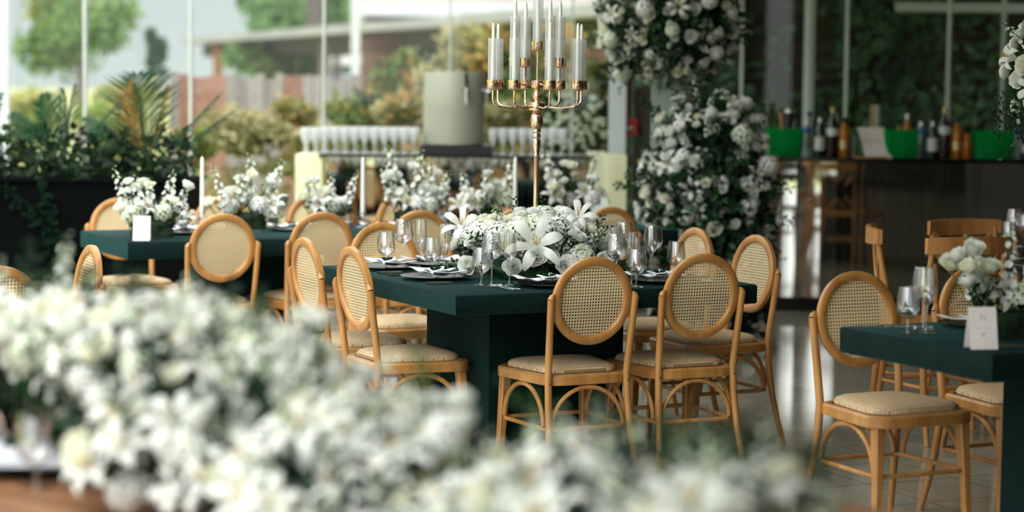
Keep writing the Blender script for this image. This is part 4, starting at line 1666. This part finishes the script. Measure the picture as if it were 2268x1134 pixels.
def bottle(x, y, h, r, matn, capm, label, labm='label', band=(.05, .14), z=BH, neck=.014, group='bottles on the right bar'):
    t = thing('bottle', label, 'bottle', (x, y, z), 0, group)
    link('bottle_body', bottle_mesh(h, r, neck, matn), t)
    link('cap', cap_mesh(h, neck, capm), t)
    if labm:
        link('label_band', lab_mesh(r, band[0], band[1], labm), t)
    return t


yb = 14.86
xb = lambda px, d=yb: (px - 1134) * d / 4815.56
bottle(xb(1764), 15.05, .29, .030, 'b_clear', 'black', 'clear bottle behind the left green tub, black cap')
bottle(xb(1783), yb, .255, .036, 'b_clear', 'steel', 'clear round bottle with a blue band, beside the left green tub', 'blue', (.17, .20))
bottle(xb(1799), 15.1, .31, .030, 'b_clear', 'black', 'tall clear bottle behind the left dark green bottle')
bottle(xb(1812), yb, .27, .038, 'b_green', 'steel', 'dark green bottle with a white label in the left group')
bottle(xb(1826), 15.1, .30, .030, 'b_green', 'black', 'slim green bottle behind the left dark red bottle')
bottle(xb(1840), yb, .34, .042, 'b_red', 'gold', 'tall dark red bottle with a gold neck in the left group', 'label', (.15, .20))
bottle(xb(1856), 15.1, .30, .028, 'b_clear', 'steel', 'slim clear bottle between the left dark red and amber bottles')
bottle(xb(1866), yb, .275, .040, 'b_amber', 'black', 'amber spirit bottle at the right of the left group', 'gold', (.06, .12))
bottle(xb(2016), 15.05, .30, .030, 'b_amber', 'steel', 'amber bottle rising behind the middle green tub', None)
bottle(xb(2036), yb, .25, .034, 'b_clear', 'steel', 'clear bottle with a blue band at the left of the right group', 'blue', (.17, .20))
bottle(xb(2047), 15.1, .29, .026, 'b_clear', 'black', 'slim clear bottle at the back of the right group')
bottle(xb(2062), yb, .25, .038, 'b_green', 'steel', 'dark green bottle with a white label in the right group')
bottle(xb(2074), 15.1, .30, .026, 'b_clear', 'black', 'clear bottle with a dark cap behind the right dark red bottle')
bottle(xb(2088), yb, .35, .042, 'b_red', 'gold', 'tallest dark red bottle with a gold neck, right group', 'label', (.17, .22))
bottle(xb(2102), 15.1, .31, .026, 'b_clear', 'steel', 'slim clear bottle behind the right amber bottle')
bottle(xb(2115), yb, .28, .038, 'b_amber', 'black', 'amber spirit bottle in the right group with a dark cap', 'gold', (.06, .12))
bottle(xb(2137), yb, .16, .030, 'b_orange', 'red', 'small orange bottle left of the right green tub', None)
bottle(xb(2250), yb, .28, .036, 'b_clear', 'steel', 'clear bottle with a blue band right of the right green tub', 'blue', (.17, .20))
bottle(xb(2268), yb, .25, .036, 'b_green', 'black', 'dark green bottle at the right edge of the picture')
for px, lb, dd in ((1734, 'green plastic ice tub at the left end of the right bar', 0), (1996, 'green plastic ice tub in the middle of the right bar', 0), (2196, 'green plastic ice tub at the right of the bar', 0)):
    t = thing('ice_tub', lb, 'tub', (xb(px, 14.9), 14.93, BH), 0, 'green ice tubs')
    o = seat_outline(.118, .118, -.085, .085, .03, 3)
    mb = MB().use('green_plastic')
    vs = []; fs = []
    rings = [(.02, .004), (1, .004), (1.02, .01), (1.18, .19), (1.21, .19), (1.21, .183), (1.05, .185)]
    rings = [(.02, .004), (1, .004), (1.18, .19), (1.21, .193), (1.155, .19), (.97, .012), (.02, .012)]
    for s_, z in rings:
        vs += [(x * s_, y * s_, z) for x, y in o]
    n = len(o)
    for i in range(len(rings) - 1):
        for k in range(n):
            l = (k + 1) % n
            fs.append((i * n + k, i * n + l, (i + 1) * n + l, (i + 1) * n + k))
    mb.add(vs, fs)
    link('tub_body', mb.mesh('tub_body', ang=50), t)
    if px != 2196:
        link('scoop_handle', MB().use('wood2').tube([(.0, 0, .012), (-.02, .03, .30 if px < 1800 else .22)], .009, 8).mesh('scoop_handle'), t)
t = thing('whisky_tube', 'dark round bottle box behind the left green tub', 'box', (xb(1752), 15.06, BH))
link('tube_body', MB().use('black').lathe([(.001, 0), (.035, 0), (.035, .30), (.001, .30)], 18).mesh('tube_body'), t)
link('lid', MB().use('steel').lathe([(.036, .30), (.036, .322), (.001, .322)], 18).mesh('lid'), t)
t = thing('menu_sheet', 'tilted white menu sheet with gold lines leaning on the bar', 'menu', (xb(1940), 14.84, BH), 0)
mb = MB().use('card')
mx = Matrix.Translation((0, .0, 0)) @ Matrix.Rotation(-.25, 4, 'X') @ Matrix(((1, 0, -.25, 0), (0, 1, 0, 0), (0, 0, 1, 0), (0, 0, 0, 1)))
mb.box(-.085, .10, 0, .004, 0, .215, mx)
link('sheet', mb.mesh('sheet', False), t)
mb = MB().use('gold')
mb.box(-.06, .06, -.001, 0, .115, .119, mx); mb.box(-.03, -.027, -.001, 0, .06, .17, mx)
link('gold_line', mb.mesh('gold_line', False), t)
t = thing('bottle_box', 'gold and grey bottle tube standing behind the white menu sheet', 'box', (xb(1942), 15.02, BH))
link('tube_body', MB().use('grey_steel').lathe([(.001, 0), (.034, 0), (.034, .36), (.001, .36)], 16).mesh('tube_body'), t)
link('gold_stripe', MB().use('gold').box(-.036, -.012, -.036, -.02, 0, .36).mesh('gold_stripe', False), t)
for i, z in enumerate((0, .045, .088)):
    tag(link('drinking_glass', MB().use('b_clear').lathe([(.001, .003), (.026, .003), (.030, .06), (.028, .06), (.024, .006)], 14).mesh('tumbler'), None, TR(xb(1889), 14.86, BH + z)),
        ('lowest', 'middle', 'topmost')[i] + ' tumbler of the small stack left of the menu sheet', 'glass', 'stacked tumblers')
t = thing('cutting_board', 'small wooden board on the bar under the menu sheet', 'board', (xb(1925), 14.78, BH))
link('board', box1('board', 'wood2', -.12, .10, -.02, .06, 0, .012), t)

# red alarm box and pipe on grey panel
al = thing('alarm_box', 'red fire alarm box with a white disc on the grey wall panel', 'fire alarm', (xat(1391, 16.25), 16.25, 1.215))
link('box_body', box1('box_body', 'red', -.052, .052, -.04, .04, -.065, .065), al)
link('white_disc', MB().use('card').lathe([(.001, .0), (.02, 0), (.02, .006), (.001, .006)], 16).mesh('white_disc'), al, Matrix.Translation((0, -.04, 0)) @ Matrix.Rotation(pi / 2, 4, 'X'))
tag(link('fire_pipe', MB().use('redpipe').tube([(xat(1387, 16.27), 16.27, 1.285), (xat(1387, 16.27), 16.27, 3.49)], .02, 10).mesh('pipe'), None), 'dark red vertical pipe rising from the fire alarm box', 'pipe')

# ================================================================= PLANTER
pl = thing('planter_box', 'long black planter box along the left of the glass wall', 'planter', (0, 0, 0))
mb = MB().use('blackstone')
mb.box(-6.0, -1.92, 12.8, 13.5, 0, .93)
link('planter_body', mb.mesh('planter_body', False), pl)
link('rim', box1('rim', 'blackstone', -6.02, -1.90, 12.78, 13.52, .93, .945), pl)
M['soil_green'] = leafmat('undergrowth', (36, 64, 34), (14, 34, 20), 6, .3)
und = MB().use('soil_green')
r = random.Random(12)
for i in range(4200):
    x = r.uniform(-6, -1.95); y = r.uniform(12.8, 13.5); z = .95 + r.random() ** 1.7 * .27
    a = Vector((r.gauss(0, 1), r.gauss(0, 1), r.gauss(0, .8) + .5)).normalized()
    b = a.cross(Vector((r.gauss(0, 1), r.gauss(0, 1), r.gauss(0, 1)))).normalized()
    s = r.uniform(.04, .09); c = Vector((x, y, z))
    und.add([c, c + a * s * .5 + b * s * .3, c + a * s, c + a * s * .5 - b * s * .3], [(0, 1, 2, 3)])
o = link('undergrowth', und.mesh('undergrowth', False), None)
tag(o, 'dense low leafy undergrowth filling the black planter', 'undergrowth', kind='stuff')
M['ivy_dark'] = leafmat('dark trailing ivy', (12, 32, 20), (6, 18, 12), 14, .1, .8, .03)
ivy = MB().use('ivy_dark')
for (xa, xe) in ((-3.05, -2.55), (-2.78, -2.66), (-3.2, -3.1)):
    for i in range(90):
        t_ = i / 90
        c = Vector((xa + (xe - xa) * t_ ** .7 + r.uniform(-.035, .035), 12.76 + r.uniform(-.02, .0), .93 - .55 * t_ + r.uniform(-.02, .02)))
        a = Vector((r.uniform(-1, 1), -.4, r.uniform(-1, .3))).normalized(); b = a.cross(Vector((0, -1, .2))).normalized(); s = .05
        ivy.add([c, c + a * s * .5 + b * s * .35, c + a * s, c + a * s * .5 - b * s * .35], [(0, 1, 2, 3)])
tag(link('trailing_ivy', ivy.mesh('ivy', False), None), 'dark trailing ivy hanging down the front of the black planter', 'ivy', kind='stuff')


def frond_mesh(L, droop, width, seed, matn='palm', nl=38, fan=False):
    r = random.Random(seed)
    mb = MB().use(matn)
    P = lambda t: Vector((L * t * (1 - .15 * t), 0, L * .9 * t - droop * t * t))
    mb.tube([P(i / 6) for i in range(7)], [.008, .007, .006, .005, .004, .003, .0015], 5)
    for i in range(nl):
        t = .18 + .82 * i / nl
        c = P(t); d = (P(min(1, t + .03)) - P(t - .03)).normalized()
        wl = width * sin(pi * min(1, t * .85 + .12)) * r.uniform(.85, 1.15)
        for sg in (-1, 1):
            dirn = (d * .75 + Vector((0, sg, 0)) * .75 + Vector((0, 0, -.05 + r.uniform(-.1, .1)))).normalized()
            tip = c + dirn * wl + Vector((0, 0, -.12 * wl))
            mid = c + dirn * wl * .45 + Vector((0, 0, .02 * wl))
            n_ = d * .006
            mb.add([c - n_ * .5, mid - n_, tip, mid + n_, c + n_ * .5], [(0, 1, 3, 4), (1, 2, 3)])
    return mb.mesh('frond', False)


def palm(loc, label, fr, seed, tint=None):
    r = random.Random(seed)
    t = thing('potted_palm', label, 'palm', loc, 0, 'palms in the black planter')
    link('crown_base', MB().use('leaf_dark').lathe([(.03, -.02), (.05, .04), (.03, .12), (.002, .16)], 8).mesh('crown_base'), t)
    for i, (az, el, L_, dr, wd, m_) in enumerate(fr):
        link('frond', frond_mesh(L_, dr, wd, seed * 10 + i, m_), t, Matrix.Rotation(radians(az), 4, 'Z') @ Matrix.Rotation(-radians(el), 4, 'Y') @ TR(0, 0, .05, rx=r.uniform(-.4, .4)))
    return t


palm((-3.30, 13.1, .94), 'dark spiky palm at the left edge of the planter', [(80, 60, .42, .02, .22, 'palm'), (100, 30, .45, .05, .2, 'palm'), (20, 25, .48, .1, .2, 'palm'), (170, 20, .5, .12, .2, 'palm'), (0, 5, .4, .15, .18, 'palm')], 1)
palm((-2.72, 13.1, .94), 'dark green palm with an arching frond, middle of the planter', [(10, 10, .62, .12, .22, 'palm'), (160, 40, .45, .06, .2, 'palm'), (175, 15, .42, .1, .2, 'palm'), (80, 45, .42, .05, .2, 'palm'), (-10, 30, .45, .02, .22, 'palm')], 2)
palm((-2.20, 13.1, .94), 'palm with one golden fan frond at the right of the planter', [(178, 35, .46, .02, .30, 'palm_gold'), (10, 30, .45, .02, .28, 'palm_gold'), (90, 50, .5, .02, .34, 'palm'), (5, 5, .58, .08, .22, 'palm'), (-5, -8, .55, .06, .2, 'palm'), (170, 5, .45, .1, .2, 'palm')], 3)
palm((-4.0, 13.1, .94), 'palm in the planter just beyond the left edge, fronds leaning in', [(0, 10, .6, .1, .24, 'palm'), (90, 40, .5, .05, .2, 'palm'), (170, 20, .5, .1, .2, 'palm')], 4)

# ================================================================= OUTDOORS
M['o_green'] = leafmat('sunlit green leaves', (134, 159, 89), (96, 132, 72), 1.5, .45)
M['o_pale'] = leafmat('pale green leaves', (129, 159, 103), (94, 134, 72), 1.2, .45)
M['o_yellow'] = leafmat('backlit yellow leaves', (180, 174, 116), (158, 154, 92), 1.2, .45)  # yellow backlight glow mixed into the leaf colour
M['o_beige'] = leafmat('beige blossom shrub', (177, 168, 134), (146, 141, 94), 2.5, .4)
M['o_orange'] = leafmat('orange autumn leaves', (184, 156, 88), (168, 128, 78), 2, .45)
M['o_dark'] = leafmat('deep green hedge', (51, 72, 46), (25, 44, 29), 3, .3)
M['o_olive'] = leafmat('olive leaves', (120, 125, 61), (82, 96, 43), 2, .4)
M['o_cypress'] = leafmat('cypress green', (72, 110, 72), (51, 89, 56), 2, .3)
M['bark'] = mat('bark', (103, 89, 79), .9, 0, (72, 61, 55), 6, stretch=(1, 1, .2))
M['bark_dark'] = mat('dark trunk', (73, 67, 61), .9)
M['fence_grey'] = mat('weathered grey boards', (125, 120, 116), .85, 0, (96, 89, 86), 1.2, stretch=(6, 6, .3))
M['fence_red'] = mat('reddish boards', (129, 92, 79), .85, 0, (103, 68, 56), 1.2, stretch=(6, 6, .3))
M['roofsheet'] = mat('pale roof sheet', (144, 144, 146), .6, 0, (154, 153, 149), 1)
M['roofunder'] = mat('dark roof underside', (79, 77, 68), .9)
M['whitepaint'] = mat('white painted timber', (166, 168, 168), .6)
M['siding'] = mat('brown timber siding', (115, 89, 75), .85, 0, (82, 60, 49), 1.5, stretch=(.2, .2, 7))
M['siding_pale'] = mat('pale timber siding', (158, 146, 134), .85, 0, (137, 125, 113), 1.5, stretch=(.2, .2, 7))
M['darkglass'] = mat('dark window glass', (43, 49, 51), .2)
M['vanwhite'] = mat('white car paint', (202, 204, 206), .3)
M['vanblue'] = mat('pale blue car paint', (151, 168, 180), .4)
M['orangepost'] = mat('orange brown post', (151, 104, 72), .8)
M['hill'] = mat('hazy hillside', (104, 110, 109), .95, 0, (97, 104, 104), .02)  # distance haze is put into this grey colour
M['darkboard'] = mat('dark timber boards', (84, 78, 70), .9, 0, (54, 50, 45), 1.5, stretch=(.3, .3, 7))


def px_xz(px, py, d):
    """metres at distance d for a spot read off the photograph, used to size far objects"""
    X = px - 1134; Y = py - 567
    c, s_ = cos(.0108), sin(.0108)
    x = X * c + Y * s_; y = -X * s_ + Y * c
    u = -y / 4815.56; cp_, sp_ = cos(.0797), sin(.0797)
    f = cp_ + u * sp_
    tt = d / f
    return x / 4815.56 * tt, (-sp_ + u * cp_) * tt + H


def cloud(name, label, cat, px, py, d, rpx, rpy, n, matn, seed, lf=.12, trunk=None, depth=None, group=None, inner=.15):
    x, z = px_xz(px, py, d)
    sx = rpx * d / 4815.56; sz = rpy * d / 4815.56
    t = thing(name, label, cat, (x, d, 0), 0, group)
    rr = random.Random(seed)
    me = MB().use(matn)
    mixes = {'o_orange': ('o_orange', 'o_olive', 'o_beige'), 'o_beige': ('o_beige', 'o_olive', 'o_beige', 'o_yellow'), 'o_olive': ('o_olive', 'o_orange', 'o_olive', 'o_dark', 'o_green'),
             'o_green': ('o_green', 'o_pale', 'o_green', 'o_yellow'), 'o_yellow': ('o_yellow', 'o_yellow', 'o_green')}.get(matn, (matn,))
    lobes = [(rr.uniform(-.6, .6) * sx, rr.uniform(-.4, .4) * sx, z + rr.uniform(-.55, .55) * sz, rr.uniform(.3, .55)) for _ in range(9)] + [(0, 0, z, .7)]
    if not trunk:
        lobes += [(rr.uniform(-.6, .6) * sx, rr.uniform(-.2, .4) * sx, z * q, .6) for q in (.1, .35, .6, .75)]
    for i in range(int(n * 1.3)):
        lx, ly, lz, q = lobes[i % len(lobes)]
        me.use(mixes[(i * 7 + (i % len(lobes))) % len(mixes)] if rr.random() < .5 else mixes[(i % len(lobes)) % len(mixes)])
        d_ = Vector((rr.gauss(0, 1), rr.gauss(0, 1), rr.gauss(0, 1))).normalized() * rr.uniform(.3, 1.05)
        c = Vector((lx + d_.x * sx * q, ly + d_.y * sx * q * .8, max(.0, lz + d_.z * min(sz, sx * 1.2) * q)))
        a = Vector((rr.gauss(0, 1), rr.gauss(0, 1), rr.gauss(0, 1) - .2)).normalized()
        b = a.cross(Vector((rr.gauss(0, 1), rr.gauss(0, 1), rr.gauss(0, 1)))).normalized()
        s = lf * rr.uniform(.6, 1.3)
        me.add([c, c + a * s * .5 + b * s * .28, c + a * s, c + a * s * .5 - b * s * .28], [(0, 1, 2, 3)])
    if not trunk:
        me.add([(-.05, 0, 0), (.05, 0, 0), (0, .02, .3)], [(0, 1, 2)])
    link('foliage', me.mesh('foliage', False), t)
    if trunk:
        link('trunk', MB().use('bark').tube([(0, 0, -.1), (.03, 0, z * .5), (0, 0, z)], [trunk * 1.2, trunk, trunk * .6], 8).mesh('trunk'), t)
    return t


# distant hill
mb = MB().use('hill')
vs = []; fs = []
n = 40
for i in range(n + 1):
    x = -150 + 260 * i / n
    hgt_ = 42 + 10 * sin(i * .35) + 5 * sin(i * .9)
    for (y, k) in ((300, 0), (340, .55), (400, .9), (460, 1)):
        vs.append((x, y, hgt_ * k - .5))
for i in range(n):
    for j in range(3):
        a = i * 4 + j
        fs.append((a, a + 4, a + 5, a + 1))
mb.add(vs, fs)
struct('hill', mb.mesh('hill'))

cloud('garden_tree', 'round sunlit tree on the lawn at the top left', 'tree', 175, 45, 46, 140, 120, 4200, 'o_green', 71, .17, .08)
cloud('garden_tree', 'pale green tree partly behind the canopy roof, upper middle left', 'tree', 620, 60, 58, 110, 110, 1800, 'o_pale', 72, .35, .12)
cloud('garden_tree', 'bright tree low behind the grey fence under the canopy', 'tree', 590, 135, 50, 110, 50, 1500, 'o_green', 73, .28, .1)
cloud('garden_tree', 'green tree between the dark trunk and the house, top middle', 'tree', 745, 20, 60, 40, 60, 900, 'o_pale', 74, .3, .1)
cloud('yellow_shrub', 'pale yellow bush on the lawn at the far left', 'shrub', 55, 235, 34, 75, 45, 1300, 'o_yellow', 75, .16)
cloud('yellow_shrub', 'low yellow green bush behind the palms', 'shrub', 240, 270, 30, 70, 45, 1300, 'o_yellow', 76, .15)
cloud('yellow_shrub', 'pale hedge line below the round tree, right of its trunk', 'shrub', 280, 205, 44, 70, 22, 900, 'o_yellow', 77, .2)
for px, seed, wd, lb in ((338, 1, 8, 'narrow cypress left of a pair beyond the palms'), (356, 2, 7, 'narrow cypress right of a pair beyond the palms')):
    cloud('cypress_tree', lb, 'tree', px, 115, 45, wd, 90, 700, 'o_cypress', seed, .14, .03, group='cypress pair')
# shrubs before the fence and house
for a in (('orange_shrub', 'orange yellow shrub before the grey fence', 'shrub', 650, 250, 21, 60, 32, 1300, 'o_orange', 81, .085),
          ('beige_shrub', 'beige blossom shrub low before the fence left of the bar glasses', 'shrub', 560, 300, 20, 110, 60, 2200, 'o_beige', 82, .085),
          ('garden_shrub', 'green shrub behind the left half of the bar glasses', 'shrub', 790, 235, 21, 75, 50, 1900, 'o_olive', 83, .085),
          ('orange_shrub', 'orange tinted shrub left of the beer keg', 'shrub', 880, 230, 20, 55, 45, 1500, 'o_orange', 84, .085),
          ('beige_shrub', 'beige flowering shrub behind the beer keg', 'shrub', 990, 190, 22, 90, 80, 2400, 'o_beige', 85, .09),
          ('olive_shrub', 'tall olive tree-like shrub behind the candelabra', 'shrub', 1130, 150, 22, 90, 100, 2600, 'o_olive', 86, .09),
          ('orange_shrub', 'yellow shrub top right behind the candelabra tubes', 'shrub', 1240, 100, 24, 70, 60, 1500, 'o_orange', 87, .09),
          ('beige_shrub', 'pale shrub below the candelabra tubes by the bar', 'shrub', 1110, 270, 19.5, 90, 50, 1700, 'o_beige', 88, .07),
          ('dark_hedge', 'dark hedge with pale blossoms right of the candelabra', 'hedge', 1270, 275, 18.6, 90, 80, 2600, 'o_dark', 89, .075),
          ('olive_shrub', 'olive shrub left of the steel post', 'shrub', 1330, 170, 20, 45, 60, 1000, 'o_olive', 90, .08),
          ('olive_shrub', 'mixed green and rust shrub in front of the brown house wall', 'shrub', 880, 165, 26, 60, 60, 1800, 'o_olive', 95, .10),
          ('beige_shrub', 'tall pale shrub filling the gap left of the candelabra tubes', 'shrub', 1030, 120, 27, 70, 70, 2000, 'o_beige', 96, .10),
          ('beige_shrub', 'wide beige shrub along the foot of the fence', 'shrub', 700, 310, 22, 100, 45, 2200, 'o_beige', 92, .085),
          ('garden_shrub', 'green shrub between the fence and the timber house', 'shrub', 830, 270, 23, 60, 60, 1700, 'o_olive', 93, .085),
          ('beige_shrub', 'tall pale shrub before the dark house windows', 'shrub', 1060, 240, 24, 110, 70, 2600, 'o_beige', 94, .09),
          ('olive_shrub', 'olive green bush behind the right palm', 'shrub', 440, 320, 21, 70, 50, 1300, 'o_olive', 91, .08)):
    cloud(*a)
hb = MB().use('petal_green')
r = random.Random(5)
x0, z0 = px_xz(1270, 275, 18.3)
for i in range(120):
    c = Vector((x0 + r.gauss(0, .16), 18.25 + r.uniform(-.06, .06), z0 + r.gauss(0, .14)))
    hb.lathe([(.001, -.016), (.018, -.008), (.02, .004), (.008, .016), (.001, .018)], 6, Matrix.Translation(c))
tag(link('hedge_blossoms', hb.mesh('hedge_blossoms'), None), 'pale blossoms scattered over the dark hedge', 'blossoms', kind='stuff')

# fence
fx0, _ = px_xz(375, 170, 25); fx1, fz = px_xz(800, 170, 25)
fn = thing('board_fence', 'weathered grey and red vertical board fence beyond the glass', 'fence', (0, 25, 0))
r = random.Random(8)
mb = MB().use('fence_grey')
x = fx0
i = 0
while x < fx1:
    wd = .11
    red = (fx0 + .05 < x < fx0 + .60) or (x > fx0 + 1.28 and x < fx0 + 1.5)
    mb.use('fence_red' if red else 'fence_grey')
    mb.box(x, x + wd - .008, 0 + r.uniform(-.01, .01), .03, 0, fz + r.uniform(-.04, .03))
    x += wd
link('fence_boards', mb.mesh('fence_boards', False), fn)
link('fence_rail', box1('fence_rail', 'fence_grey', fx0, fx1, .03, .07, fz - .3, fz - .22), fn)

# canopy
cn = thing('canopy_roof', 'long flat canopy roof with pale edge and dark underside beyond the glass', 'canopy', (0, 0, 0))
A = px_xz(400, 84, 56); B = px_xz(1310, 8, 29.)
za = 2.62
pa = Vector((A[0], 56, A[1])); pb = Vector((B[0], 29, B[1]))
mb = MB().use('roofsheet')
dn = Vector((0, 0, -.16)); bk = Vector((1.5, 7, .0))
vs = [pa, pb, pb + bk + Vector((0, 0, .1)), pa + bk * 1.2 + Vector((0, 0, .1))]
mb.add([*vs, *[v + dn for v in vs]], [(0, 1, 2, 3), (7, 6, 5, 4), (0, 4, 5, 1), (1, 5, 6, 2), (2, 6, 7, 3), (3, 7, 4, 0)])
link('roof_sheet', mb.mesh('roof_sheet', False), cn)
mb = MB().use('roofunder')
i1 = Vector((.4, 1.2, -.16))
vs = [pa + i1, pb + i1, pb + i1 + bk * .6, pa + i1 + bk * .6]
dn = Vector((0, 0, -.30))
mb.add([*vs, *[v + dn for v in vs]], [(0, 1, 2, 3), (7, 6, 5, 4), (0, 4, 5, 1), (1, 5, 6, 2), (2, 6, 7, 3), (3, 7, 4, 0)])
link('beam', mb.mesh('beam', False), cn)
for px, d, wd, m_ in ((483, 53, .11, 'orangepost'), (719, 45, .11, 'siding_pale')):
    x, z = px_xz(px, 90, d)
    link('post', box1('post', m_, x - wd, x + wd, d - wd, d + wd, 0, z), cn)
# tree trunk
x, _ = px_xz(692, 60, 52)
tt_ = thing('tree_trunk', 'thick dark tree trunk rising behind the canopy roof', 'tree', (x, 52.5, 0))
link('trunk', MB().use('bark_dark').tube([(0, 0, -.1), (0, 0, 3), (0, 0, 7)], [.24, .2, .18], 12).mesh('trunk'), tt_)
link('foliage', leaf_ball('foliage', 2, 1.6, 1.4, 800, 'o_green', 31, .3), tt_, TR(0, 0, 6.8))
# house
hx0, _ = px_xz(800, 60, 40); hx1, _ = px_xz(1500, 60, 40)
hs = thing('timber_house', 'brown timber house with white fascia behind the canopy', 'house', (0, 40, 0))
link('wall', box1('wall', 'siding', hx0, hx1, 0, 4, 0, 2.62), hs)
link('upper_wall', box1('upper_wall', 'siding_pale', hx0 + .05, hx1, .1, 4, 2.62, 4.2), hs)
link('fascia', box1('fascia', 'whitepaint', hx0 - .02, hx1, -.45, .02, 2.72, 3.0), hs)
for px in (905, 1010, 1110):
    wx, _ = px_xz(px, 110, 40)
    wf = link('window_frame', box1('window_frame', 'grey_steel', wx, wx + .72, -.05, .0, 1.5, 2.45), hs)
    link('window_pane', box1('window_pane', 'darkglass', wx + .04, wx + .68, -.06, -.05, 1.54, 2.41), wf)
x, _ = px_xz(788, 90, 37)
tag(link('downpipe_post', box1('post', 'whitepaint', x - .07, x + .07, 36.9, 37.05, 0, 4.2), None), 'white vertical post at the corner of the timber house', 'post')
# van
vx, vz = px_xz(728, 102, 62)
vn = thing('van', 'white van parked beyond the fence left of the house', 'van', (vx, 62, 0))
mb = MB().use('vanwhite')
mb.prism([(0, -.2), (2.3, -.2), (2.3, 2), (0, 2)], 1.95, 2.5)
mb.prism([(.1, -.1), (2.2, -.1), (2.2, 1.9), (.1, 1.9)], 2.5, 2.58)
link('body', mb.mesh('body'), vn)
link('windscreen', box1('windscreen', 'darkglass', .1, 2.2, -.24, 2, 1.75, 1.97), vn)
link('lower_body', MB().use('vanblue').box(0, 2.3, -.25, 2, .35, 1.75).mesh('lower_body', False), vn)
for x in (.3, 2.0):
    link('wheel', MB().use('black').lathe([(.001, -.1), (.33, -.1), (.35, 0), (.33, .1), (.001, .1)], 20).mesh('wheel'), vn, TR(x, -.1, .35, ry=pi / 2))

# right side: ivy clad timber wall under an added shade roof, behind the glass
rw = thing('ivy_wall', 'dark timber wall overgrown with ivy behind the right bar', 'wall', (0, 19.4, 0))
link('timber_boards', box1('timber_boards', 'darkboard', 1.0, 7.5, 0, .2, 0, 3.6), rw)
r = random.Random(77)
mb = MB().use('darkboard')
for z in (1.2, 1.6, 2.0, 2.4):
    mb.box(2.0, 7.4, -.06, 0, z, z + .05)
for x in (1.95, 3.05, 4.2, 5.4):
    mb.box(x, x + .09, -.09, 0, 0, 3.5)
link('timber_battens', mb.mesh('timber_battens', False), rw)
M['ivy'] = leafmat('wall ivy', (104, 142, 104), (52, 86, 60), 2.5, .25)  # lighter and darker leaf green mixed by noise
mb = MB().use('ivy')
for i in range(11000):
    x = r.uniform(.9, 7); z = r.uniform(0, 3.3)
    dens = .5 + .5 * sin(x * 3.1 + 1.3 * sin(z * 2.3)) * sin(z * 2.1 + x)
    if 1.95 < x < 2.8 and 1.5 < z < 2.4 and r.random() < .85:
        continue
    if r.random() > .35 + .65 * dens:
        continue
    c = Vector((x, -.03 - r.random() * .3, z))
    a = Vector((r.uniform(-1, 1), r.uniform(-.6, .1), r.uniform(-1, .5))).normalized(); b = a.cross(Vector((r.uniform(-.3, .3), -1, r.uniform(-.3, .3)))).normalized(); s = r.uniform(.06, .12)
    mb.add([c, c + a * s * .5 + b * s * .35, c + a * s, c + a * s * .5 - b * s * .35], [(0, 1, 2, 3)])
link('ivy_leaves', mb.mesh('ivy_leaves', False), rw)
x, _ = px_xz(1793, 100, 18.9)
struct('pillar_3', MB().use('grey_steel').lathe([(.045, 0), (.045, 3.5)], 16).mesh('pillar'), TR(x, 18.9, 0))
x0, z0 = px_xz(1985, 25, 18.8)
struct('beam', box1('beam', 'grey_steel', x0, 7.4, 18.75, 18.85, z0, z0 + .075))
struct('shade_roof', box1('roof', 'roofunder', 1.0, 7.8, YB + 1.6, 20.5, 3.5, 3.65))  # unseen roof added to keep the ivy wall in shade
